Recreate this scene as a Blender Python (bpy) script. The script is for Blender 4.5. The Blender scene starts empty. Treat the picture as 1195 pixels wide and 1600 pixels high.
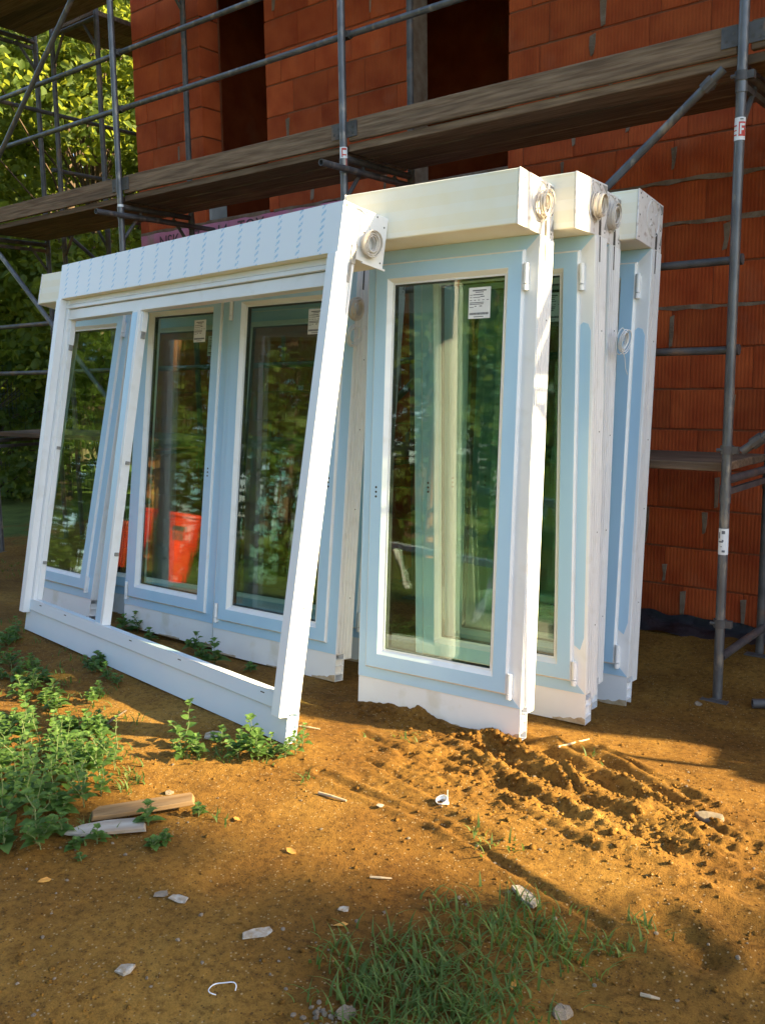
import bpy, math, random
import numpy as np
from mathutils import Matrix, Vector

SC = bpy.context.scene
COL = SC.collection
rad = math.radians
R = random.Random(7)

# ------------------------------------------------------------------ camera
PW, PH, FPX, CAMH = 1195.0, 1600.0, 1415.3, 1.56
_yaw, _pit, _rol = rad(51.4), rad(8.1145), rad(-0.8)
_a = math.pi - _yaw
FW = Vector((math.cos(_a) * math.cos(_pit), math.sin(_a) * math.cos(_pit), -math.sin(_pit)))
_r = FW.cross(Vector((0, 0, 1))).normalized()
_u = _r.cross(FW)
RT = math.cos(_rol) * _r + math.sin(_rol) * _u
UP = -math.sin(_rol) * _r + math.cos(_rol) * _u
CAM = Vector((0, 0, CAMH))
cd = bpy.data.cameras.new('camera')
cd.sensor_fit = 'VERTICAL'
cd.sensor_height = 24.0
cd.lens = 24.0 * FPX / PH
cd.clip_start, cd.clip_end = 0.05, 2000
cam = bpy.data.objects.new('camera', cd)
COL.objects.link(cam)
m3 = Matrix((RT, UP, -FW)).transposed()
cam.matrix_world = Matrix.Translation(CAM) @ m3.to_4x4()
SC.camera = cam

# ------------------------------------------------------------------ sky, sun, exposure
SUN_EL = rad(25.0)
SDIR = Vector((0.912, 0.410, 0))           # towards the sun, on plan
w = bpy.data.worlds.new('World')
SC.world = w
w.use_nodes = True
nt = w.node_tree
sky = nt.nodes.new('ShaderNodeTexSky')
sky.sky_type = 'NISHITA'
sky.sun_disc = False
sky.sun_elevation = SUN_EL
sky.sun_rotation = math.atan2(SDIR.x, SDIR.y)
sky.altitude = 100
sky.dust_density = 1.5
bg = nt.nodes['Background']
bg.inputs['Strength'].default_value = 0.10
nt.links.new(sky.outputs['Color'], bg.inputs['Color'])
sl = bpy.data.lights.new('sun', 'SUN')
sl.energy = 5.0
sl.angle = rad(0.8)
sl.color = (1.0, 0.80, 0.45)
sun = bpy.data.objects.new('sun', sl)
COL.objects.link(sun)
tow = Vector((SDIR.x * math.cos(SUN_EL), SDIR.y * math.cos(SUN_EL), math.sin(SUN_EL)))
sun.rotation_euler = tow.to_track_quat('Z', 'Y').to_euler()
sun.location = (6, 4, 8)
vs = SC.view_settings
vs.view_transform = 'Standard'
vs.look = 'None'
vs.exposure = 2.3
vs.gamma = 1.0
vs.use_curve_mapping = False
SC.cycles.transparent_max_bounces = 40
SC.cycles.max_bounces = 10
SC.cycles.glossy_bounces = 6
SC.cycles.diffuse_bounces = 4

# ------------------------------------------------------------------ materials
def node(nt, t, **kw):
    n = nt.nodes.new(t)
    for k, v in kw.items():
        setattr(n, k, v)
    return n

def new_mat(name):
    m = bpy.data.materials.new(name)
    m.use_nodes = True
    return m, m.node_tree, m.node_tree.nodes['Principled BSDF']

def pm(name, c1, c2=None, scale=8.0, rough=0.6, bump=0.0, bscale=60.0, metal=0.0, spec=0.5,
       stretch=(1, 1, 1), lo=0.35, hi=0.65, c3=None, scale3=40.0, vary=0.0):
    """noise-mixed colour, fine relief; optional per-object brightness change"""
    m, nt, b = new_mat(name)
    L = nt.links.new
    b.inputs['Roughness'].default_value = rough
    b.inputs['Metallic'].default_value = metal
    b.inputs['Specular IOR Level'].default_value = spec
    if c2 is None:
        c2 = tuple(x * 0.85 for x in c1)
    tc = node(nt, 'ShaderNodeTexCoord')
    mp = node(nt, 'ShaderNodeMapping')
    mp.inputs['Scale'].default_value = stretch
    L(tc.outputs['Object'], mp.inputs['Vector'])
    vec = mp.outputs['Vector']
    oi = None
    if vary:
        oi = node(nt, 'ShaderNodeObjectInfo')
        ad = node(nt, 'ShaderNodeVectorMath', operation='ADD')
        sc = node(nt, 'ShaderNodeMath', operation='MULTIPLY')
        sc.inputs[1].default_value = 37.0
        L(oi.outputs['Random'], sc.inputs[0])
        L(mp.outputs['Vector'], ad.inputs[0])
        L(sc.outputs[0], ad.inputs[1])
        vec = ad.outputs[0]
    nz = node(nt, 'ShaderNodeTexNoise')
    nz.inputs['Scale'].default_value = scale
    nz.inputs['Detail'].default_value = 6
    L(vec, nz.inputs['Vector'])
    cr = node(nt, 'ShaderNodeValToRGB')
    cr.color_ramp.elements[0].position = lo
    cr.color_ramp.elements[1].position = hi
    cr.color_ramp.elements[0].color = (*c1, 1)
    cr.color_ramp.elements[1].color = (*c2, 1)
    L(nz.outputs['Fac'], cr.inputs['Fac'])
    out = cr.outputs['Color']
    if c3 is not None:
        n3 = node(nt, 'ShaderNodeTexNoise')
        n3.inputs['Scale'].default_value = scale3
        n3.inputs['Detail'].default_value = 4
        L(vec, n3.inputs['Vector'])
        r3 = node(nt, 'ShaderNodeValToRGB')
        r3.color_ramp.elements[0].position = 0.56
        r3.color_ramp.elements[1].position = 0.70
        L(n3.outputs['Fac'], r3.inputs['Fac'])
        mx = node(nt, 'ShaderNodeMixRGB')
        mx.inputs['Color2'].default_value = (*c3, 1)
        L(r3.outputs['Color'], mx.inputs['Fac'])
        L(out, mx.inputs['Color1'])
        out = mx.outputs['Color']
    if vary:
        mr = node(nt, 'ShaderNodeMapRange')
        mr.inputs['To Min'].default_value = 1 - vary
        mr.inputs['To Max'].default_value = 1 + vary
        L(oi.outputs['Random'], mr.inputs['Value'])
        hs = node(nt, 'ShaderNodeHueSaturation')
        L(mr.outputs[0], hs.inputs['Value'])
        L(out, hs.inputs['Color'])
        out = hs.outputs['Color']
    L(out, b.inputs['Base Color'])
    if bump:
        nb = node(nt, 'ShaderNodeTexNoise')
        nb.inputs['Scale'].default_value = bscale
        nb.inputs['Detail'].default_value = 5
        L(vec, nb.inputs['Vector'])
        bp = node(nt, 'ShaderNodeBump')
        bp.inputs['Strength'].default_value = bump
        bp.inputs['Distance'].default_value = 0.01
        L(nb.outputs['Fac'], bp.inputs['Height'])
        L(bp.outputs['Normal'], b.inputs['Normal'])
    return m

def math_node(nt, op, a, bb=None, clamp=False):
    n = node(nt, 'ShaderNodeMath', operation=op)
    n.use_clamp = clamp
    for i, v in enumerate((a, bb)):
        if v is None:
            continue
        if isinstance(v, (int, float)):
            n.inputs[i].default_value = v
        else:
            nt.links.new(v, n.inputs[i])
    return n.outputs[0]

def mat_ground():
    m, nt, b = new_mat('sandy_soil')
    L = nt.links.new
    tc = node(nt, 'ShaderNodeTexCoord')
    P = tc.outputs['Object']
    def noise(scale, det=6, rough=0.6):
        n = node(nt, 'ShaderNodeTexNoise')
        n.inputs['Scale'].default_value = scale
        n.inputs['Detail'].default_value = det
        n.inputs['Roughness'].default_value = rough
        L(P, n.inputs['Vector'])
        return n.outputs['Fac']
    def ramp(f, stops):
        r = node(nt, 'ShaderNodeValToRGB')
        e = r.color_ramp.elements
        e[0].position, e[0].color = stops[0][0], (*stops[0][1], 1)
        e[1].position, e[1].color = stops[-1][0], (*stops[-1][1], 1)
        for p, c in stops[1:-1]:
            k = e.new(p)
            k.color = (*c, 1)
        L(f, r.inputs['Fac'])
        return r.outputs['Color']
    big = ramp(noise(1.3, 7, 0.62), [(0.28, (0.125, 0.056, 0.011)), (0.47, (0.22, 0.108, 0.020)), (0.60, (0.28, 0.147, 0.029)), (0.74, (0.355, 0.202, 0.046))])
    fine = ramp(noise(38, 5, 0.7), [(0.34, (0.42, 0.38, 0.34)), (0.52, (1, 1, 1)), (0.75, (1.15, 1.1, 1.0))])
    mx = node(nt, 'ShaderNodeMixRGB', blend_type='MULTIPLY')
    mx.inputs['Fac'].default_value = 0.8
    L(big, mx.inputs['Color1']); L(fine, mx.inputs['Color2'])
    damp = ramp(noise(0.75, 5, 0.6), [(0.36, (0.72, 0.68, 0.66)), (0.52, (1, 1, 1)), (0.7, (1.12, 1.14, 1.18))])
    md = node(nt, 'ShaderNodeMixRGB', blend_type='MULTIPLY')
    md.inputs['Fac'].default_value = 1.0
    L(mx.outputs[0], md.inputs['Color1']); L(damp, md.inputs['Color2'])
    mx = md
    grit = ramp(noise(190, 3, 0.7), [(0.30, (0.55, 0.5, 0.45)), (0.5, (1, 1, 1)), (0.70, (1.25, 1.2, 1.15))])
    mg = node(nt, 'ShaderNodeMixRGB', blend_type='MULTIPLY')
    mg.inputs['Fac'].default_value = 0.6
    L(mx.outputs[0], mg.inputs['Color1']); L(grit, mg.inputs['Color2'])
    vo = node(nt, 'ShaderNodeTexVoronoi')
    vo.inputs['Scale'].default_value = 105
    L(P, vo.inputs['Vector'])
    sv = node(nt, 'ShaderNodeSeparateXYZ')
    L(vo.outputs['Color'], sv.inputs[0])
    near_ = math_node(nt, 'LESS_THAN', vo.outputs['Distance'], 0.34)
    pale = math_node(nt, 'MULTIPLY', near_, math_node(nt, 'GREATER_THAN', sv.outputs['X'], 0.90))
    dark = math_node(nt, 'MULTIPLY', near_, math_node(nt, 'LESS_THAN', sv.outputs['X'], 0.16))
    mp_ = node(nt, 'ShaderNodeMixRGB')
    mp_.inputs['Color2'].default_value = (0.40, 0.29, 0.15, 1)
    L(math_node(nt, 'MULTIPLY', pale, 0.7), mp_.inputs['Fac']); L(mg.outputs[0], mp_.inputs['Color1'])
    md_ = node(nt, 'ShaderNodeMixRGB')
    md_.inputs['Color2'].default_value = (0.065, 0.032, 0.012, 1)
    L(math_node(nt, 'MULTIPLY', dark, 0.75), md_.inputs['Fac']); L(mp_.outputs[0], md_.inputs['Color1'])
    mg = md_
    # green away from the yard
    at = node(nt, 'ShaderNodeAttribute')
    at.attribute_name = 'meadow'
    gm = math_node(nt, 'ADD', at.outputs['Fac'], math_node(nt, 'MULTIPLY', math_node(nt, 'SUBTRACT', noise(2.2, 5), 0.5), 1.2), True)
    gr = ramp(gm, [(0.42, (0, 0, 0)), (0.6, (1, 1, 1))])
    gcol = ramp(noise(3.5, 6), [(0.3, (0.05, 0.075, 0.016)), (0.7, (0.11, 0.15, 0.035))])
    m2 = node(nt, 'ShaderNodeMixRGB')
    L(gr, m2.inputs['Fac']); L(mg.outputs[0], m2.inputs['Color1']); L(gcol, m2.inputs['Color2'])
    L(m2.outputs[0], b.inputs['Base Color'])
    b.inputs['Roughness'].default_value = 0.95
    b.inputs['Specular IOR Level'].default_value = 0.15
    h = math_node(nt, 'ADD', math_node(nt, 'MULTIPLY', noise(55, 6, 0.7), 1.0), math_node(nt, 'MULTIPLY', noise(220, 3, 0.7), 0.5))
    bp = node(nt, 'ShaderNodeBump')
    bp.inputs['Strength'].default_value = 0.7
    bp.inputs['Distance'].default_value = 0.014
    L(h, bp.inputs['Height'])
    L(bp.outputs['Normal'], b.inputs['Normal'])
    return m

def mat_brick():
    m, nt, b = new_mat('hollow_clay_brick')
    L = nt.links.new
    tc = node(nt, 'ShaderNodeTexCoord')
    oi = node(nt, 'ShaderNodeObjectInfo')
    mp = node(nt, 'ShaderNodeVectorMath', operation='ADD')
    sc = math_node(nt, 'MULTIPLY', oi.outputs['Random'], 53.0)
    L(tc.outputs['Object'], mp.inputs[0]); L(sc, mp.inputs[1])
    n1 = node(nt, 'ShaderNodeTexNoise')
    n1.inputs['Scale'].default_value = 5.0
    n1.inputs['Detail'].default_value = 6
    L(mp.outputs[0], n1.inputs['Vector'])
    cr = node(nt, 'ShaderNodeValToRGB')
    e = cr.color_ramp.elements
    e[0].position, e[0].color = 0.3, (0.31, 0.047, 0.012, 1)
    e[1].position, e[1].color = 0.7, (0.46, 0.092, 0.024, 1)
    L(n1.outputs['Fac'], cr.inputs['Fac'])
    hs = node(nt, 'ShaderNodeHueSaturation')
    mr = node(nt, 'ShaderNodeMapRange')
    mr.inputs['To Min'].default_value, mr.inputs['To Max'].default_value = 0.78, 1.12
    L(oi.outputs['Random'], mr.inputs['Value'])
    L(mr.outputs[0], hs.inputs['Value'])
    L(cr.outputs['Color'], hs.inputs['Color'])
    # pale dust smears
    n2 = node(nt, 'ShaderNodeTexNoise')
    n2.inputs['Scale'].default_value = 2.6
    n2.inputs['Detail'].default_value = 8
    L(mp.outputs[0], n2.inputs['Vector'])
    r2 = node(nt, 'ShaderNodeValToRGB')
    r2.color_ramp.elements[0].position, r2.color_ramp.elements[1].position = 0.60, 0.78
    L(n2.outputs['Fac'], r2.inputs['Fac'])
    mx = node(nt, 'ShaderNodeMixRGB')
    mx.inputs['Color2'].default_value = (0.38, 0.14, 0.07, 1)
    L(math_node(nt, 'MULTIPLY', r2.outputs['Color'], 0.55), mx.inputs['Fac'])
    L(hs.outputs['Color'], mx.inputs['Color1'])
    L(mx.outputs[0], b.inputs['Base Color'])
    b.inputs['Roughness'].default_value = 0.9
    b.inputs['Specular IOR Level'].default_value = 0.2
    wv = node(nt, 'ShaderNodeTexWave', wave_type='BANDS', bands_direction='X')
    wv.inputs['Scale'].default_value = 14.0
    wv.inputs['Distortion'].default_value = 0.6
    L(tc.outputs['Object'], wv.inputs['Vector'])
    h = math_node(nt, 'ADD', wv.outputs['Fac'], math_node(nt, 'MULTIPLY', n1.outputs['Fac'], 0.8))
    bp = node(nt, 'ShaderNodeBump')
    bp.inputs['Strength'].default_value = 0.38
    bp.inputs['Distance'].default_value = 0.005
    L(h, bp.inputs['Height'])
    L(bp.outputs['Normal'], b.inputs['Normal'])
    return m

def mat_glass():
    m = bpy.data.materials.new('window_glass')
    m.use_nodes = True
    nt = m.node_tree
    nt.nodes.clear()
    L = nt.links.new
    out = node(nt, 'ShaderNodeOutputMaterial')
    tr = node(nt, 'ShaderNodeBsdfTransparent')
    tr.inputs['Color'].default_value = (0.74, 0.86, 0.79, 1)
    gl = node(nt, 'ShaderNodeBsdfGlossy')
    gl.inputs['Roughness'].default_value = 0.022
    gl.inputs['Color'].default_value = (0.95, 1.0, 0.97, 1)
    lw = node(nt, 'ShaderNodeLayerWeight')
    lw.inputs['Blend'].default_value = 0.5
    p = math_node(nt, 'POWER', lw.outputs['Facing'], 5.0)
    f = math_node(nt, 'ADD', math_node(nt, 'MULTIPLY', p, 0.9), 0.08)   # both faces of one pane
    mx = node(nt, 'ShaderNodeMixShader')
    L(f, mx.inputs[0]); L(tr.outputs[0], mx.inputs[1]); L(gl.outputs[0], mx.inputs[2])
    # rolled-glass waviness, very slight
    tc = node(nt, 'ShaderNodeTexCoord')
    nz = node(nt, 'ShaderNodeTexNoise')
    nz.inputs['Scale'].default_value = 2.0
    gm_ = node(nt, 'ShaderNodeMapping')
    gm_.inputs['Scale'].default_value = (7, 7, 0.35)
    L(tc.outputs['Object'], gm_.inputs['Vector'])
    L(gm_.outputs['Vector'], nz.inputs['Vector'])
    bp = node(nt, 'ShaderNodeBump')
    bp.inputs['Strength'].default_value = 0.012
    bp.inputs['Distance'].default_value = 0.02
    L(nz.outputs['Fac'], bp.inputs['Height'])
    L(bp.outputs['Normal'], gl.inputs['Normal'])
    L(mx.outputs[0], out.inputs['Surface'])
    return m

def mat_leaf(name, c1, c2, trans, tmix=0.45, scale=1.2):
    m = bpy.data.materials.new(name)
    m.use_nodes = True
    nt = m.node_tree
    nt.nodes.clear()
    L = nt.links.new
    out = node(nt, 'ShaderNodeOutputMaterial')
    at = node(nt, 'ShaderNodeAttribute')
    at.attribute_name = 'tint'
    cr = node(nt, 'ShaderNodeValToRGB')
    cr.color_ramp.elements[0].color = (*c1, 1)
    cr.color_ramp.elements[1].color = (*c2, 1)
    L(at.outputs['Fac'], cr.inputs['Fac'])
    pb = node(nt, 'ShaderNodeBsdfPrincipled')
    pb.inputs['Roughness'].default_value = 0.6
    pb.inputs['Specular IOR Level'].default_value = 0.35
    L(cr.outputs['Color'], pb.inputs['Base Color'])
    tl = node(nt, 'ShaderNodeBsdfTranslucent')
    hs = node(nt, 'ShaderNodeMixRGB', blend_type='MIX')
    hs.inputs['Fac'].default_value = 0.7
    hs.inputs['Color2'].default_value = (*trans, 1)
    L(cr.outputs['Color'], hs.inputs['Color1'])
    L(hs.outputs[0], tl.inputs['Color'])
    mx = node(nt, 'ShaderNodeMixShader')
    mx.inputs[0].default_value = tmix
    L(pb.outputs[0], mx.inputs[1]); L(tl.outputs[0], mx.inputs[2])
    L(mx.outputs[0], out.inputs['Surface'])
    return m

def mat_printed_film():
    """white box film with columns of small slanted blue print marks"""
    m, nt, b = new_mat('printed_white_film')
    L = nt.links.new
    tc = node(nt, 'ShaderNodeTexCoord')
    sp = node(nt, 'ShaderNodeSeparateXYZ')
    L(tc.outputs['Object'], sp.inputs[0])
    x, z = sp.outputs['X'], sp.outputs['Z']
    nz = node(nt, 'ShaderNodeTexNoise')
    nz.inputs['Scale'].default_value = 130
    nz.inputs['Detail'].default_value = 3
    L(tc.outputs['Object'], nz.inputs['Vector'])
    def column(pitch, off, halfw, mark, slant):
        cx = math_node(nt, 'SUBTRACT', math_node(nt, 'FRACT', math_node(nt, 'ADD', math_node(nt, 'DIVIDE', x, pitch), off)), 0.5)
        dx = math_node(nt, 'MULTIPLY', cx, pitch)
        inx = math_node(nt, 'LESS_THAN', math_node(nt, 'ABSOLUTE', dx), halfw)
        zz = math_node(nt, 'FRACT', math_node(nt, 'DIVIDE', math_node(nt, 'ADD', z, math_node(nt, 'MULTIPLY', dx, slant)), mark))
        inz = math_node(nt, 'LESS_THAN', zz, 0.42)
        return math_node(nt, 'MULTIPLY', inx, inz)
    k1 = column(0.158, 0.30, 0.0135, 0.032, -0.6)
    k = k1
    k = math_node(nt, 'MULTIPLY', k, math_node(nt, 'GREATER_THAN', nz.outputs['Fac'], 0.42))
    mx = node(nt, 'ShaderNodeMixRGB')
    mx.inputs['Color1'].default_value = (0.85, 0.875, 0.90, 1)
    mx.inputs['Color2'].default_value = (0.20, 0.48, 0.70, 1)
    L(math_node(nt, 'MULTIPLY', k, 0.68), mx.inputs['Fac'])
    L(mx.outputs[0], b.inputs['Base Color'])
    b.inputs['Roughness'].default_value = 0.38
    return m

def mat_foam():
    """cream foam insulation with faint lengthwise bands"""
    m, nt, b = new_mat('cream_foam')
    L = nt.links.new
    tc = node(nt, 'ShaderNodeTexCoord')
    sp = node(nt, 'ShaderNodeSeparateXYZ')
    L(tc.outputs['Object'], sp.inputs[0])
    wv = math_node(nt, 'GREATER_THAN', math_node(nt, 'SINE', math_node(nt, 'MULTIPLY', sp.outputs['Z'], 70.0)), 0.1)
    nz = node(nt, 'ShaderNodeTexNoise')
    nz.inputs['Scale'].default_value = 7
    nz.inputs['Detail'].default_value = 5
    L(tc.outputs['Object'], nz.inputs['Vector'])
    f = math_node(nt, 'ADD', math_node(nt, 'MULTIPLY', wv, 0.22), math_node(nt, 'SUBTRACT', nz.outputs['Fac'], 0.08))
    cr = node(nt, 'ShaderNodeValToRGB')
    e = cr.color_ramp.elements
    e[0].position, e[0].color = 0.25, (0.93, 0.84, 0.62, 1)
    e[1].position, e[1].color = 0.75, (0.95, 0.90, 0.76, 1)
    L(f, cr.inputs['Fac'])
    L(cr.outputs['Color'], b.inputs['Base Color'])
    b.inputs['Roughness'].default_value = 0.75
    return m

def mat_foil():
    m = pm('black_bitumen_foil', (0.012, 0.012, 0.014), (0.03, 0.03, 0.035), rough=0.35, bump=0.8, bscale=25)
    return m

M = dict(
    ground=mat_ground(), brick=mat_brick(), glass=mat_glass(), film_print=mat_printed_film(), foam=mat_foam(), foil=mat_foil(),
    mortar=pm('grey_mortar', (0.17, 0.105, 0.068), (0.25, 0.18, 0.13), 12, 0.95, 0.6, 80, spec=0.1),
    joint=pm('recessed_joint_mortar', (0.20, 0.043, 0.015), (0.20, 0.08, 0.042), 6, 0.95, 0.5, 60, spec=0.1),  # brownish mortar of the wall core, close to the brick tone
    concrete=pm('grey_concrete', (0.26, 0.25, 0.235), (0.36, 0.35, 0.33), 5, 0.9, 0.3, 60, spec=0.2),
    xps=pm('pink_insulation_board', (0.62, 0.20, 0.34), (0.68, 0.27, 0.41), 9, 0.85, 0.25, 120, c3=(0.42, 0.28, 0.24), scale3=6),
    ink=pm('dark_ink', (0.09, 0.05, 0.07), (0.13, 0.07, 0.09), 50, 0.7),
    pvc=pm('white_pvc', (0.85, 0.85, 0.845), (0.80, 0.80, 0.79), 3.5, 0.36, 0.02, 30, spec=0.5, c3=(0.77, 0.76, 0.73), scale3=11),
    pvc_dirty=pm('white_pvc_with_mud', (0.85, 0.85, 0.845), (0.81, 0.80, 0.79), 4, 0.5, 0.03, 40, c3=(0.72, 0.69, 0.62), scale3=6),
    film=pm('blue_protective_film', (0.42, 0.64, 0.83), (0.47, 0.69, 0.86), 3.0, 0.30, 0.05, 16, stretch=(1, 1, 0.35)),
    film_pale=pm('pale_blue_film', (0.73, 0.82, 0.89), (0.77, 0.85, 0.90), 3.0, 0.32, 0.05, 16),
    plate=pm('white_end_plate', (0.80, 0.78, 0.76), (0.70, 0.66, 0.63), 9, 0.5, 0.1, 40, c3=(0.42, 0.34, 0.30), scale3=26),
    plate_clean=pm('clean_white_plate', (0.82, 0.81, 0.78), (0.77, 0.75, 0.72), 9, 0.45, 0.05, 40),
    cable=pm('beige_cable', (0.62, 0.55, 0.47), (0.70, 0.64, 0.56), 40, 0.5),
    cable_white=pm('white_cable', (0.72, 0.74, 0.76), (0.78, 0.79, 0.8), 40, 0.45),
    slot=pm('dark_slot', (0.05, 0.045, 0.04), (0.09, 0.08, 0.07), 30, 0.7),
    zinc=pm('grey_steel_plate', (0.25, 0.25, 0.25), (0.36, 0.36, 0.35), 30, 0.45, 0.1, 60, metal=0.6),
    rubber=pm('black_gasket', (0.02, 0.02, 0.02), (0.035, 0.035, 0.035), 30, 0.7),
    paper=pm('white_paper', (0.78, 0.78, 0.78), (0.72, 0.72, 0.72), 20, 0.7, vary=0.05),
    scrap=pm('dirty_scrap', (0.40, 0.365, 0.31), (0.26, 0.20, 0.135), 60, 0.8, 0.4, 90, c3=(0.30, 0.20, 0.10), scale3=70, vary=0.15),
    print=pm('grey_print', (0.10, 0.10, 0.11), (0.18, 0.18, 0.2), 300, 0.7),
    steel=pm('galvanised_tube', (0.105, 0.105, 0.112), (0.165, 0.163, 0.168), 14, 0.46, 0.25, 45, metal=0.55, stretch=(1, 1, 0.5), c3=(0.30, 0.26, 0.22), scale3=16),
    steel_dark=pm('weathered_tube', (0.075, 0.070, 0.070), (0.125, 0.115, 0.11), 12, 0.6, 0.25, 45, metal=0.4, c3=(0.20, 0.13, 0.09), scale3=8),
    wood=pm('weathered_scaffold_board', (0.115, 0.070, 0.042), (0.22, 0.145, 0.092), 60, 0.9, 0.6, 90, stretch=(0.06, 1, 1.0), spec=0.2, c3=(0.09, 0.06, 0.04), scale3=10, vary=0.22),
    board=pm('raw_pine_board', (0.22, 0.125, 0.052), (0.33, 0.205, 0.095), 22, 0.75, 0.35, 40, stretch=(0.2, 1.5, 1), spec=0.25),
    board_pale=pm('peeling_white_board', (0.42, 0.39, 0.34), (0.30, 0.25, 0.20), 22, 0.75, 0.4, 30, stretch=(0.25, 1.2, 1), c3=(0.34, 0.24, 0.15), scale3=14),
    sticker_red=pm('red_print', (0.60, 0.07, 0.05), (0.52, 0.06, 0.05), 40, 0.6),
    bark=pm('bark', (0.07, 0.05, 0.035), (0.12, 0.085, 0.06), 6, 0.95, 0.9, 20, stretch=(1, 1, 0.25), spec=0.1),
    bark_pine=pm('orange_pine_bark', (0.34, 0.15, 0.06), (0.45, 0.22, 0.09), 6, 0.95, 0.9, 20, stretch=(1, 1, 0.25), spec=0.1),
    leaf=mat_leaf('tree_leaf', (0.055, 0.10, 0.014), (0.12, 0.16, 0.025), (0.48, 0.52, 0.05), 0.50),
    leaf_dark=mat_leaf('woodland_leaf', (0.04, 0.075, 0.014), (0.10, 0.15, 0.025), (0.30, 0.40, 0.04), 0.42),
    weed=mat_leaf('weed_leaf', (0.038, 0.10, 0.018), (0.115, 0.20, 0.045), (0.26, 0.48, 0.05), 0.35),
    stem=pm('green_stem', (0.10, 0.15, 0.05), (0.15, 0.17, 0.07), 20, 0.6),
    grass=mat_leaf('grass_blade', (0.045, 0.10, 0.018), (0.13, 0.175, 0.045), (0.26, 0.40, 0.06), 0.35),
    stone=pm('pale_stone', (0.17, 0.13, 0.085), (0.28, 0.225, 0.165), 14, 0.9, 0.5, 40, vary=0.25),
    redplastic=pm('orange_red_plastic', (0.74, 0.050, 0.016), (0.66, 0.042, 0.014), 4, 0.42),
    fence=pm('dark_green_fence', (0.012, 0.03, 0.02), (0.018, 0.04, 0.026), 8, 0.6),
    trestle=pm('pale_grey_paint', (0.55, 0.60, 0.64), (0.62, 0.66, 0.69), 6, 0.5),
    dirtwood=pm('dark_stick', (0.10, 0.07, 0.05), (0.16, 0.12, 0.08), 20, 0.9),
    mud=pm('dried_mud', (0.42, 0.30, 0.17), (0.55, 0.44, 0.30), 30, 0.95, 0.6, 90),
    twig=pm('pale_twig', (0.40, 0.30, 0.19), (0.5, 0.4, 0.27), 20, 0.85),
    orange_leaf=pm('dry_leaf', (0.50, 0.22, 0.04), (0.6, 0.33, 0.06), 20, 0.7),
)

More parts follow.
